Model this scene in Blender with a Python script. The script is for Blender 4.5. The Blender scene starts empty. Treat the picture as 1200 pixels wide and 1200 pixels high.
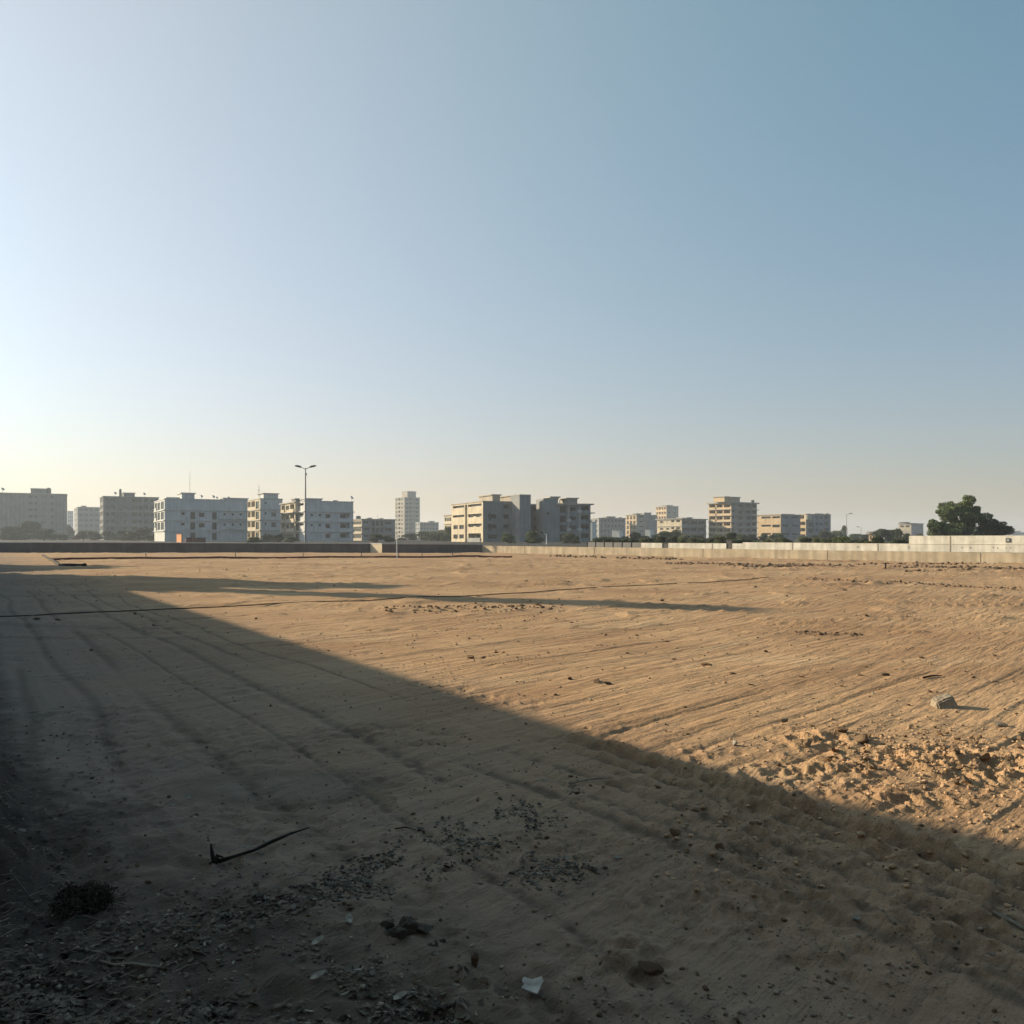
import bpy, bmesh, math, random
import numpy as np
from mathutils import Vector, Matrix

R = math.radians
rnd = random.Random(7)
sc = bpy.context.scene
col = sc.collection

# ------------------------------------------------------------------ survey of the place
F, HZ, CH = 942.0, 630.0, 1.7          # focal length in photo pixels, horizon row, eye height
def X(px, D): return (px - 600.0) / F * D
def Z(py, D): return CH + (HZ - py) / F * D
def gpt(px, py):
    D = CH * F / (py - HZ)
    return X(px, D), D
STREET = 0.7                            # level of the street behind the low walls
SUN_EL = 19.0
SUN_AZ = 65.8                           # degrees left of the view direction
SX, SY = -math.sin(R(SUN_AZ)), math.cos(R(SUN_AZ))   # towards the sun, on the ground
UX, UY = -0.568, 0.823                  # along the neighbouring house, away from the viewer
NX, NY = 0.823, 0.568                   # away from that house

# ------------------------------------------------------------------ helpers
def tag(o, label=None, cat=None, group=None, kind=None):
    if label: o['label'] = label
    if cat: o['category'] = cat
    if group: o['group'] = group
    if kind: o['kind'] = kind
    return o

def empty(name, loc, rz=0.0):
    o = bpy.data.objects.new(name, None)
    col.objects.link(o)
    o.location = loc
    o.rotation_euler = (0, 0, rz)
    o.empty_display_size = 0.3
    return o

class MB:
    def __init__(s): s.v = []; s.f = []
    def quad(s, a, b, c, d):
        n = len(s.v); s.v += [tuple(a), tuple(b), tuple(c), tuple(d)]; s.f.append((n, n+1, n+2, n+3))
    def poly(s, pts):
        n = len(s.v); s.v += [tuple(p) for p in pts]; s.f.append(tuple(range(n, n+len(pts))))
    def box(s, x0, x1, y0, y1, z0, z1):
        s.obox((x0, y0, z0), (x1-x0, 0, 0), (0, y1-y0, 0), (0, 0, z1-z0))
    def obox(s, o, a, b, c):
        o, a, b, c = map(Vector, (o, a, b, c))
        n = len(s.v)
        s.v += [tuple(p) for p in (o, o+a, o+a+b, o+b, o+c, o+a+c, o+a+b+c, o+b+c)]
        s.f += [tuple(n+i for i in q) for q in ((0,3,2,1),(4,5,6,7),(0,1,5,4),(1,2,6,5),(2,3,7,6),(3,0,4,7))]
    def tube(s, pts, rads, seg=8):
        pts = [Vector(p) for p in pts]
        if not isinstance(rads, (list, tuple)): rads = [rads]*len(pts)
        base = len(s.v)
        for i, p in enumerate(pts):
            t = (pts[min(i+1, len(pts)-1)] - pts[max(i-1, 0)]).normalized()
            a = t.orthogonal().normalized() if abs(t.z) > .9 else t.cross(Vector((0, 0, 1))).normalized()
            b = t.cross(a).normalized()
            for k in range(seg):
                an = 2*math.pi*k/seg
                s.v.append(tuple(p + (a*math.cos(an)+b*math.sin(an))*rads[i]))
        for i in range(len(pts)-1):
            for k in range(seg):
                k2 = (k+1) % seg
                s.f.append((base+i*seg+k, base+i*seg+k2, base+(i+1)*seg+k2, base+(i+1)*seg+k))
        s.f.append(tuple(base+k for k in range(seg))[::-1])
        s.f.append(tuple(base+(len(pts)-1)*seg+k for k in range(seg)))
    def mesh(s, name, mat, smooth=False):
        me = bpy.data.meshes.new(name)
        me.from_pydata(s.v, [], s.f)
        if smooth: me.polygons.foreach_set('use_smooth', [True]*len(me.polygons))
        me.materials.append(mat); me.update()
        return me
    def build(s, name, mat, parent=None, smooth=False):
        o = bpy.data.objects.new(name, s.mesh(name, mat, smooth))
        col.objects.link(o)
        if parent: o.parent = parent
        return o

def np_mesh(name, V, Fq, mat, smooth=False):
    """V (n,3), Fq (m,k) arrays -> mesh data"""
    me = bpy.data.meshes.new(name)
    m, k = Fq.shape
    me.vertices.add(len(V)); me.vertices.foreach_set('co', np.ascontiguousarray(V, np.float32).ravel())
    me.loops.add(m*k); me.loops.foreach_set('vertex_index', np.ascontiguousarray(Fq, np.int32).ravel())
    me.polygons.add(m)
    me.polygons.foreach_set('loop_start', np.arange(0, m*k, k, dtype=np.int32))
    me.polygons.foreach_set('loop_total', np.full(m, k, np.int32))
    if smooth: me.polygons.foreach_set('use_smooth', np.ones(m, bool))
    me.materials.append(mat)
    me.update(calc_edges=True); me.validate()
    return me
def link(name, me, parent=None):
    o = bpy.data.objects.new(name, me); col.objects.link(o)
    if parent: o.parent = parent
    return o

# ------------------------------------------------------------------ materials
def N(nt, typ, **kw):
    n = nt.nodes.new(typ)
    for k, v in kw.items(): setattr(n, k, v)
    return n
def material(name, c, rough=.85, var=.12, scale=1.5, streak=0.0, bump=0.0, bscale=30, metal=0.0, c2=None, objvar=0.0):
    m = bpy.data.materials.new(name); m.use_nodes = True
    nt = m.node_tree; L = nt.links.new
    p = nt.nodes['Principled BSDF']
    p.inputs['Roughness'].default_value = rough; p.inputs['Specular IOR Level'].default_value = .12 if rough > .78 else .4; p.inputs['Metallic'].default_value = metal
    tc = N(nt, 'ShaderNodeTexCoord')
    nz = N(nt, 'ShaderNodeTexNoise'); nz.inputs['Scale'].default_value = scale; nz.inputs['Detail'].default_value = 6
    L(tc.outputs['Object'], nz.inputs['Vector'])
    ramp = N(nt, 'ShaderNodeValToRGB')
    a = c2 if c2 else tuple(x*(1-var*1.6) for x in c); b = tuple(min(1, x*(1+var)) for x in c)
    ramp.color_ramp.elements[0].color = (*a, 1); ramp.color_ramp.elements[0].position = .32
    ramp.color_ramp.elements[1].color = (*b, 1); ramp.color_ramp.elements[1].position = .66
    L(nz.outputs['Fac'], ramp.inputs['Fac'])
    out = ramp.outputs['Color']
    if streak > 0:      # rain streaks running down a wall
        mp = N(nt, 'ShaderNodeMapping'); mp.inputs['Scale'].default_value = (1.6, 1.6, .12)
        n2 = N(nt, 'ShaderNodeTexNoise'); n2.inputs['Scale'].default_value = 1.5; n2.inputs['Detail'].default_value = 8
        L(tc.outputs['Object'], mp.inputs['Vector']); L(mp.outputs['Vector'], n2.inputs['Vector'])
        mr = N(nt, 'ShaderNodeMapRange'); mr.inputs['From Min'].default_value = .35; mr.inputs['From Max'].default_value = .62
        mr.inputs['To Min'].default_value = 1-streak; mr.inputs['To Max'].default_value = 1
        L(n2.outputs['Fac'], mr.inputs['Value'])
        mx = N(nt, 'ShaderNodeMix', data_type='RGBA', blend_type='MULTIPLY'); mx.inputs['Factor'].default_value = 1
        L(out, mx.inputs['A']); L(mr.outputs['Result'], mx.inputs['B']); out = mx.outputs['Result']
    if objvar > 0:
        oi = N(nt, 'ShaderNodeObjectInfo')
        hs = N(nt, 'ShaderNodeMapRange'); hs.inputs['To Min'].default_value = 1-objvar; hs.inputs['To Max'].default_value = 1+objvar
        L(oi.outputs['Random'], hs.inputs['Value'])
        mx = N(nt, 'ShaderNodeMix', data_type='RGBA', blend_type='MULTIPLY'); mx.inputs['Factor'].default_value = 1
        L(out, mx.inputs['A']); L(hs.outputs['Result'], mx.inputs['B']); out = mx.outputs['Result']
    L(out, p.inputs['Base Color'])
    if bump > 0:
        nb = N(nt, 'ShaderNodeTexNoise'); nb.inputs['Scale'].default_value = bscale; nb.inputs['Detail'].default_value = 8
        L(tc.outputs['Object'], nb.inputs['Vector'])
        bp = N(nt, 'ShaderNodeBump'); bp.inputs['Strength'].default_value = bump; bp.inputs['Distance'].default_value = .02
        L(nb.outputs['Fac'], bp.inputs['Height']); L(bp.outputs['Normal'], p.inputs['Normal'])
    return m

M = {}
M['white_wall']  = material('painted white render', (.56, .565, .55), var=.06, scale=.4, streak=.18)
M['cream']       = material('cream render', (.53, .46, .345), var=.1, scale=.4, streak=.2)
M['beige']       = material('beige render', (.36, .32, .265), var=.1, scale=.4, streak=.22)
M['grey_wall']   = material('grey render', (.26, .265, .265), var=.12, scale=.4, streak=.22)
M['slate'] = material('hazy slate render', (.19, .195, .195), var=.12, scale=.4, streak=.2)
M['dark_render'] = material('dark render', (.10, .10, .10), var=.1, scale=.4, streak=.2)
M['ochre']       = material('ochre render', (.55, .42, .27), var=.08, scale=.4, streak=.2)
M['slab']        = material('concrete slab edge', (.36, .34, .31), var=.1, scale=2)
M['dark_trim']   = material('dark trim', (.10, .10, .11), var=.1, scale=2)
M['glass']       = material('window glass', (.014, .016, .018), rough=.3, var=.3, scale=.7, objvar=.5)
M['conc_low']    = material('weathered concrete', (.44, .37, .27), var=.12, scale=1.2, streak=.25, bump=.3, bscale=12)
M['conc_white']  = material('whitewashed wall', (.68, .64, .55), var=.1, scale=1.6, streak=.28, bump=.3, bscale=9)
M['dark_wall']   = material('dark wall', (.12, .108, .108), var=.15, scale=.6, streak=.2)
M['cap']         = material('pale coping', (.52, .50, .48), var=.08)
M['metal_dark']  = material('dark metal', (.05, .05, .055), rough=.5, var=.2)
M['metal_grey']  = material('galvanised steel', (.30, .30, .30), rough=.5, var=.15)
M['metal_white'] = material('white painted steel', (.75, .74, .70), rough=.5, var=.05)
M['pipe_red']    = material('rusty red pipe', (.16, .055, .04), rough=.8, var=.3, scale=3)
M['hose']        = material('black rubber hose', (.05, .042, .034), rough=.85, var=.3)
M['bark']        = material('bark', (.09, .065, .045), var=.3, scale=6, bump=.5)
M['leaf']        = material('foliage', (.12, .155, .055), rough=.7, var=.35, scale=.9, objvar=.25)
M['leaf_pale']   = material('dusty foliage', (.14, .16, .07), rough=.75, var=.3, scale=.9, objvar=.2)
M['leaf_dark']   = material('dark foliage', (.055, .075, .030), rough=.7, var=.35, scale=.5, objvar=.2)
M['rock']        = material('pale limestone', (.29, .245, .185), var=.2, scale=9, bump=.8, bscale=40)
M['rock_dark']   = material('grey stone', (.17, .15, .125), var=.3, scale=8, bump=.8, bscale=40, objvar=.3)
M['clod']        = material('earth clod', (.40, .27, .165), var=.2, scale=14, bump=.9, bscale=60, objvar=.2)
M['clod_dark']   = material('dry dark earth', (.20, .135, .085), var=.3, scale=14, bump=.9, bscale=60, objvar=.3)
M['crumb']       = material('soil crumbs', (.21, .175, .135), var=.4, scale=19)
M['gravel']      = material('gravel chips', (.155, .135, .11), var=.6, scale=23, bump=.3, bscale=80)
M['litter']      = material('dry leaves', (.095, .082, .064), var=.6, scale=17)
M['leaf_dry']    = material('pale dry leaf', (.26, .24, .20), var=.3, scale=30)
M['scrap']       = material('pale scrap', (.40, .38, .34), var=.2, scale=20, bump=.3, bscale=60)
M['stick_dark']  = material('dark stick', (.016, .014, .012), var=.3, scale=20, bump=.5)
M['stick_pale']  = material('bleached stick', (.24, .21, .165), var=.2, scale=25, bump=.5)
M['orange']      = material('orange render', (.72, .33, .17), var=.08)
M['dry_shrub']   = material('dead twigs', (.06, .05, .04), var=.3, scale=5)
M['street']      = material('street dust', (.055, .05, .045), var=.2, scale=.1)
M['hut_white']   = material('white board', (.80, .76, .66), var=.05)
M['fence_dark']  = material('dark sheet fence', (.05, .048, .05), rough=.6, var=.2)

# ------------------------------------------------------------------ noise for the ground relief
def _hash(ix, iy, seed):
    h = (ix.astype(np.int64)*374761393 + iy.astype(np.int64)*668265263 + seed*1442695041) & 0xffffffff
    h = ((h ^ (h >> 13))*1274126177) & 0xffffffff
    h = h ^ (h >> 16)
    return (h & 0xffff)/65535.0
def vn(x, y, seed=0):
    x = np.asarray(x, float); y = np.asarray(y, float)
    ix = np.floor(x); iy = np.floor(y); fx = x-ix; fy = y-iy
    ix = ix.astype(np.int64); iy = iy.astype(np.int64)
    ux = fx*fx*fx*(fx*(fx*6-15)+10); uy = fy*fy*fy*(fy*(fy*6-15)+10)
    a = _hash(ix, iy, seed); b = _hash(ix+1, iy, seed); c = _hash(ix, iy+1, seed); d = _hash(ix+1, iy+1, seed)
    return ((a*(1-ux)+b*ux)*(1-uy)+(c*(1-ux)+d*ux)*uy)*2-1
def fbm(x, y, o=3, seed=0):
    s = 0; a = 1; t = 0
    ca, sa = math.cos(.6), math.sin(.6)
    for i in range(o):
        s = s + a*vn(x, y, seed+i*17); t += a; a *= .5
        x, y = (x*ca-y*sa)*2.03, (x*sa+y*ca)*2.03
    return s/t
def sst(e0, e1, x):
    t = np.clip((x-e0)/(e1-e0), 0, 1); return t*t*(3-2*t)

TRACKS = ((.55, .009, .08, 71), (1.05, .008, .08, 73), (1.75, .012, .09, 75), (2.75, .014, .09, 77), (3.3, .010, .08, 79), (2.2, .008, .04, 72), (3.75, .009, .05, 74))
RUTS = ((4.42, .050, .055, 81), (4.14, .030, .05, 83), (3.78, .014, .05, 85), (3.35, .010, .06, 87))
def height(x, y, masks=False):
    x = np.asarray(x, float); y = np.asarray(y, float)
    r = np.hypot(x, y)
    p = x*NX+y*NY; t = x*UX+y*UY
    def lod(wl): return sst(1.2, 3.0, wl/(.0055*r+1e-6))
    h = .035*fbm(x/5, y/5, 2, 1)*sst(2, 9, r) + .012*fbm(x/1.4, y/1.4, 2, 5)
    h = h + .009*fbm(x/.38, y/.38, 3, 9)*lod(.3)
    h = h + .006*vn(x/.15, y/.15, 25)*lod(.15)*sst(-.1, .4, vn(x/.7, y/.7, 27)) + .008*fbm(x/.085, y/.085, 2, 21)*lod(.09)*(.45+.9*sst(-.3, .4, fbm(x/.9, y/.9, 2, 23)))
    # trampled, pitted patches on the house side
    pm = sst(-.05, .4, fbm(x/.9, y/.7, 2, 191))*sst(5.6, 4.2, p)
    h = h + pm*(.016*(1-2.2*abs(vn(x/.13, y/.11, 193)))*lod(.12) + .010*vn(x/.05, y/.05, 195)*lod(.05) - .016*sst(.35, .65, vn(x/.16, y/.1, 197)))
    # grader marks running diagonally over the lot
    al = (x+y)*.7071; b = (x-y)*.7071
    b = b + .45*vn(al/9, b/6, 31) + .03*vn(al/1.5, b/.8, 33)
    mask = sst(2.6, 4.6, p+.8*vn(x/1.5, y/1.5, 37))*(.45+.55*sst(-.3, .35, fbm(x/3.0, y/3.0, 2, 39)))
    def groove(f, sa, seed, wd):
        v = vn(b/f, al/sa, seed); g = abs(vn((b+.004)/f, al/sa, seed)-v)/.004
        return np.clip(1-(abs(v)/np.maximum(g, .35/f))/wd, 0, 1)
    brk = sst(-.2, .35, vn(b/.9, al/3.5, 48)+.3*vn(b/.15, al/.5, 50))
    tm = vn(b/.26, al/7, 41)*lod(.2)*.014 + vn(b/.8, al/12, 45)*.02
    tm = tm - .030*groove(.30, 11, 42, .034)*lod(.16)*brk + .015*groove(.27, 9, 52, .04)*lod(.16)*brk
    tm = tm - .016*groove(.14, 6, 44, .02)*lod(.10) + .010*groove(.17, 5, 47, .022)*lod(.10)
    tm = tm - .03*groove(1.0, 11, 54, .05)*sst(-.1, .3, vn(b/1.5, al/3.2, 56))*lod(.4)
    h = h + tm*mask
    # cross streaks farther out
    far = sst(9, 20, r)
    h = h + far*(.05*vn(x/7+.6*vn(y/3, x/9, 47), y/1.1, 49)*sst(.0, .6, vn(x/11, y/8, 51)+.3) + 0.025*fbm(x/2.6, y/.8, 3, 53) + .06*np.clip(1-abs(vn(x/6, y/1.6, 57))/.10, 0, 1)*sst(-.05, .35, vn(x/4, y/5, 59)) + .04*sst(.5, .8, vn(x/.9, y/.5, 58)))
    # ridges of spoil across the lot
    for (yy, sl, amp, seed) in ((46, -.12, .10, 61), (33.5, -.1, .10, 63), (38.5, .05, .12, 65), (57, .0, .10, 67), (28.2, .06, .07, 69)):
        d = y-(yy+sl*x+1.5*vn(x/9, yy, seed))
        h = h + amp*np.exp(-(d/.35)**2)*sst(.0, .45, vn(x/6, seed*1.0, seed+1)+.25*vn(x/.8, y/.8, seed+2))*sst(-14, 2, x)*(1+.8*vn(x/.45, y/.45, seed+3))
    # wheel tracks along the house side
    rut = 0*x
    for (p0, d0, w, seed) in TRACKS:
        q = p+.14*vn(t/3.2, p0*3, seed)-p0
        on = sst(-.45, .1, vn(t/3.5, p0, seed+1)+.25)*sst(60, 18, r)
        tread = vn(t/.08, q/.05, seed+2)*lod(.09)
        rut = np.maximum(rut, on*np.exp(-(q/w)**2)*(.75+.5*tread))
        h = h + on*(-d0*np.exp(-(q/w)**2)*(1+.6*tread) + .6*d0*np.exp(-((abs(q)-1.9*w)/(.5*w))**2))
    # fresh ruts in the lower right, thrown up with crumbs
    for (p0, d0, w, seed) in RUTS:
        q = p+.06*vn(t/1.3, p0*3, seed)+.035*(t-3.2)**2*.5-p0
        on = sst(6.2, 4.2, t+.5*vn(x/.4, y/.4, seed+1))
        crumb = .9+1.0*vn(x/.055, y/.055, seed+2)*lod(.06)+.7*vn(x/.12, y/.12, seed+3)
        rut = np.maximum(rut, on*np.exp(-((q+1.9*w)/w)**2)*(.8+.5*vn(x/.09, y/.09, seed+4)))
        h = h + on*(d0*np.exp(-(q/w)**2)*crumb - .9*d0*np.exp(-((q+2.0*w)/w)**2))
    # broken clods heaped on the right
    def heap(cx, cy, rx, ry, amp, seed, thr=.05):
        m = np.exp(-(((x-cx)/rx)**2+((y-cy)/ry)**2)*1.1)
        m = m*sst(thr-.35, thr+.3, fbm(x/.35, y/.35, 2, seed)+m*.5)
        c = .34*(1-2*abs(vn(x/.17, y/.12, seed+3)))+.40*(1-2.4*abs(vn(x/.08, y/.06, seed+5)))*lod(.09)+.34*vn(x/.04, y/.035, seed+7)*lod(.05)+.16
        return amp*m*np.clip(c, -.2, 1.1)
    h = h + heap(3.3, 6.05, 1.05, .55, .095, 91) + heap(2.65, 6.75, .55, .4, .08, 101) + heap(4.1, 6.0, .7, .5, .095, 111) + heap(2.3, 5.75, .5, .3, .075, 115)
    h = h + heap(1.55, 5.0, .5, .35, .05, 121) + heap(1.25, 4.4, .5, .4, .05, 131) + heap(2.6, 5.2, .6, .25, .05, 141)
    h = h + heap(.9, 3.7, .7, .4, .038, 151)+heap(1.9, 3.8, 1.0, .6, .04, 161)+heap(.2, 4.4, .9, .5, .034, 163) + heap(.6, 3.25, .35, .2, .06, 171)
    # litter bank at the lower left
    q = x*.62+y*.78-2.45
    h = h + .05*sst(.35, -.5, q)*sst(1.2, -.4, x)*(1+.5*fbm(x/.3, y/.3, 2, 181)) + .02*sst(.4, -.2, q)*sst(1.0, -.4, x)*(1-2*abs(vn(x/.12, y/.12, 185)))
    h = h + .07*sst(.55, -.35, p)*sst(9, 4, t)
    h = h + .24*sst(.36, .10, p+.07*vn(t/.5, p, 201)+.03*vn(t/.13, p/.1, 203))*sst(4.0, 4.5, t+.15*vn(p/.2, t, 205))*sst(10, 7, t)*(1+.15*vn(x/.12, y/.12, 207))          # rough bank of earth along the left edge
    return (h, np.clip(rut, 0, 1)) if masks else h
def gz(x, y): return float(height(np.array([x]), np.array([y]))[0])

# ------------------------------------------------------------------ ground sheet
def ground_material():
    m = bpy.data.materials.new('sandy earth'); m.use_nodes = True
    nt = m.node_tree; L = nt.links.new
    p = nt.nodes['Principled BSDF']; p.inputs['Roughness'].default_value = 1.0
    p.inputs['Specular IOR Level'].default_value = .1
    tc = N(nt, 'ShaderNodeTexCoord'); co = tc.outputs['Object']
    def noise(scale, detail=6, map_scale=None, rot=0, rough=.55):
        n = N(nt, 'ShaderNodeTexNoise'); n.inputs['Scale'].default_value = scale; n.inputs['Detail'].default_value = detail
        n.inputs['Roughness'].default_value = rough
        if map_scale or rot:        # turn first, then stretch along the turned axis
            m0 = N(nt, 'ShaderNodeMapping'); m0.inputs['Rotation'].default_value = (0, 0, rot)
            mp = N(nt, 'ShaderNodeMapping'); mp.inputs['Scale'].default_value = map_scale
            L(co, m0.inputs['Vector']); L(m0.outputs['Vector'], mp.inputs['Vector']); L(mp.outputs['Vector'], n.inputs['Vector'])
        else: L(co, n.inputs['Vector'])
        return n.outputs['Fac']
    def rng(v, a, b, c, d):
        r = N(nt, 'ShaderNodeMapRange'); r.inputs['From Min'].default_value = a; r.inputs['From Max'].default_value = b
        r.inputs['To Min'].default_value = c; r.inputs['To Max'].default_value = d; L(v, r.inputs['Value']); return r.outputs['Result']
    def mix(a, b, f, bt='MIX'):
        x = N(nt, 'ShaderNodeMix', data_type='RGBA', blend_type=bt)
        for s, v in (('A', a), ('B', b)):
            if isinstance(v, tuple): x.inputs[s].default_value = (*v, 1)
            else: L(v, x.inputs[s])
        if isinstance(f, float): x.inputs['Factor'].default_value = f
        else: L(f, x.inputs['Factor'])
        return x.outputs['Result']
    sand, brown, pale = (.455, .298, .170), (.315, .188, .103), (.53, .382, .232)
    c = mix(sand, brown, rng(noise(.22, 5), .42, .66, 0, .85))
    c = mix(c, pale, rng(noise(.5, 6, (.35, 1, 1)), .55, .72, 0, .7))
    c = mix(c, brown, rng(noise(1.3, 5, (.06, 1, 1), R(-45)), .5, .66, 0, .6))      # drag marks bring up darker earth
    c = mix(c, (.24, .145, .08), rng(noise(5.5, 4, (.035, 1, 1), R(-45)), .56, .66, 0, .6))
    c = mix(c, pale, rng(noise(4.0, 4, (.05, 1, 1), R(-45)), .58, .70, 0, .5))
    c = mix(c, (.22, .16, .11), rng(noise(3.5, 4, (.05, 1, 1), R(-124.6)), .60, .70, 0, .35))
    c = mix(c, (.26, .16, .095), rng(noise(9, 7), .56, .72, 0, .6))
    c = mix(c, (.52, .39, .26), rng(noise(33, 5), .62, .75, 0, .6))
    c = mix(c, (.2, .125, .075), rng(noise(60, 4), .62, .70, 0, .7))
    c = mix(c, (.13, .085, .055), rng(noise(21, 3, (.45, 1.3, 1), R(-45)), .66, .70, 0, .7))
    # soil greyed house-side as painted shade; leaf mould at house and in ledge corner
    sx = N(nt, 'ShaderNodeSeparateXYZ'); L(co, sx.inputs['Vector'])
    def lin(ax, ay, k):
        a = N(nt, 'ShaderNodeMath', operation='MULTIPLY_ADD'); L(sx.outputs['X'], a.inputs[0]); a.inputs[1].default_value = ax; a.inputs[2].default_value = k
        b = N(nt, 'ShaderNodeMath', operation='MULTIPLY_ADD'); L(sx.outputs['Y'], b.inputs[0]); b.inputs[1].default_value = ay; L(a.outputs[0], b.inputs[2]); return b.outputs[0]
    def add(a, b, k=1.0):
        n = N(nt, 'ShaderNodeMath', operation='MULTIPLY_ADD'); L(b, n.inputs[0]); n.inputs[1].default_value = k; L(a, n.inputs[2]); return n.outputs[0]
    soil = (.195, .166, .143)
    shade_d = add(lin(NX, NY, 0), noise(.9, 5), 2.2)
    c = mix(c, soil, rng(shade_d, 6.6, 1.6, 0, .92))
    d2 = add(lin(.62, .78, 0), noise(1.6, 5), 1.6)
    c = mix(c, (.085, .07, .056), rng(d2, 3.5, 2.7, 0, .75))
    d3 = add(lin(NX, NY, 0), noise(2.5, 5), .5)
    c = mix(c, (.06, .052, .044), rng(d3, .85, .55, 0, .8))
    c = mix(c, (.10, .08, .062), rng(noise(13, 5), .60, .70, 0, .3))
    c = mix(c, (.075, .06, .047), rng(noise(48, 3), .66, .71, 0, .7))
    # a dried puddle: pale silt with a damp dark rim
    def sqr(v):
        n = N(nt, 'ShaderNodeMath', operation='MULTIPLY'); L(v, n.inputs[0]); L(v, n.inputs[1]); return n.outputs[0]
    pud = add(add(sqr(lin(1/.50, -.25, 3.1+.25*5.5)), sqr(lin(.1, 1/.27, -5.5/.27+.155))), noise(3.0, 6), 2.4)
    c = mix(c, (.075, .062, .05), rng(pud, 4.8, 2.4, 0, .5))
    c = mix(c, (.235, .195, .155), rng(pud, 2.9, 1.7, 0, .55))
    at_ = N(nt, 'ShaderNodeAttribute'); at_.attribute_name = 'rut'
    c = mix(c, (.095, .075, .058), rng(at_.outputs['Fac'], .25, .95, 0, .68))           # darker colour along the hollows of the tracks and ruts
    L(c, p.inputs['Base Color'])
    bA = N(nt, 'ShaderNodeBump'); bA.inputs['Strength'].default_value = .9; bA.inputs['Distance'].default_value = .02
    L(noise(28, 9, None, 0, .65), bA.inputs['Height'])
    bB = N(nt, 'ShaderNodeBump'); bB.inputs['Strength'].default_value = .8; bB.inputs['Distance'].default_value = .09
    L(noise(7, 7, (.14, 1, 1), R(-45), .6), bB.inputs['Height']); L(bA.outputs['Normal'], bB.inputs['Normal'])
    L(bB.outputs['Normal'], p.inputs['Normal'])
    return m
def build_ground():
    dens = np.arange(-37, 37.01, .075)
    rest = np.concatenate([np.arange(37.6, 60, .9), np.arange(61, 299.1, 3.4), np.arange(300, 322.5, .9)])
    ang = np.radians(np.concatenate([dens, rest]))
    r = [.35]
    while r[-1] < 2.5: r.append(r[-1]*1.03)
    while r[-1] < 16: r.append(r[-1]*1.0046)
    while r[-1] < 100: r.append(r[-1]*1.0068)
    while r[-1] < 2900: r.append(r[-1]*1.25)
    r = np.array(r)
    A, Rr = np.meshgrid(ang, r)
    Xg = np.sin(A)*Rr; Yg = np.cos(A)*Rr
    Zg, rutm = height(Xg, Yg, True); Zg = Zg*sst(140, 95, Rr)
    n, m = Xg.shape
    V = np.stack([Xg.ravel(), Yg.ravel(), Zg.ravel()], 1)
    i = np.arange(n-1)[:, None]*m; j = np.arange(m)[None, :]; j2 = (j+1) % m
    Fq = np.stack([(i+j).ravel(), (i+j2).ravel(), (i+m+j2).ravel(), (i+m+j).ravel()], 1)[:, ::-1]
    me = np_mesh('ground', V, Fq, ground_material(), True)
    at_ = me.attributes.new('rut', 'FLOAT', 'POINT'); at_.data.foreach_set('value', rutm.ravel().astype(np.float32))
    o = link('ground', me); tag(o, kind='structure')
    return o
build_ground()

# raised street level behind the low walls
LW0 = (X(565, 91), 91.0); LW1 = (33.0, 51.6)
ldx, ldy = LW1[0]-LW0[0], LW1[1]-LW0[1]; ll = math.hypot(ldx, ldy); ldx /= ll; ldy /= ll
LW2 = (LW0[0]+ldx*95, LW0[1]+ldy*95)
lnx, lny = -ldy, ldx                    # pointing away from the lot
if lny < 0: lnx, lny = -lnx, -lny
def lw_at(px, off=0.0):
    """point on the right-hand wall line (shifted off metres back) seen at photo column px"""
    ox, oy = LW0[0]+lnx*off, LW0[1]+lny*off
    mm = (px-600)/F
    s = (mm*oy-ox)/(ldx-mm*ldy)
    return ox+ldx*s, oy+ldy*s
b = MB()
inner = [(-260, 91.2), (LW0[0], 91.2), (LW0[0]+.15*lnx, LW0[1]+.15*lny), (LW2[0]+.15*lnx, LW2[1]+.15*lny)]
outer = [(-2600, 500), (-1200, 2700), (1400, 2600), (2800, 60)]
for i in range(3):
    b.quad((*inner[i], STREET), (*inner[i+1], STREET), (*outer[i+1], STREET), (*outer[i], STREET))
tag(b.build('street_ground', M['street']), kind='structure')

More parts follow.
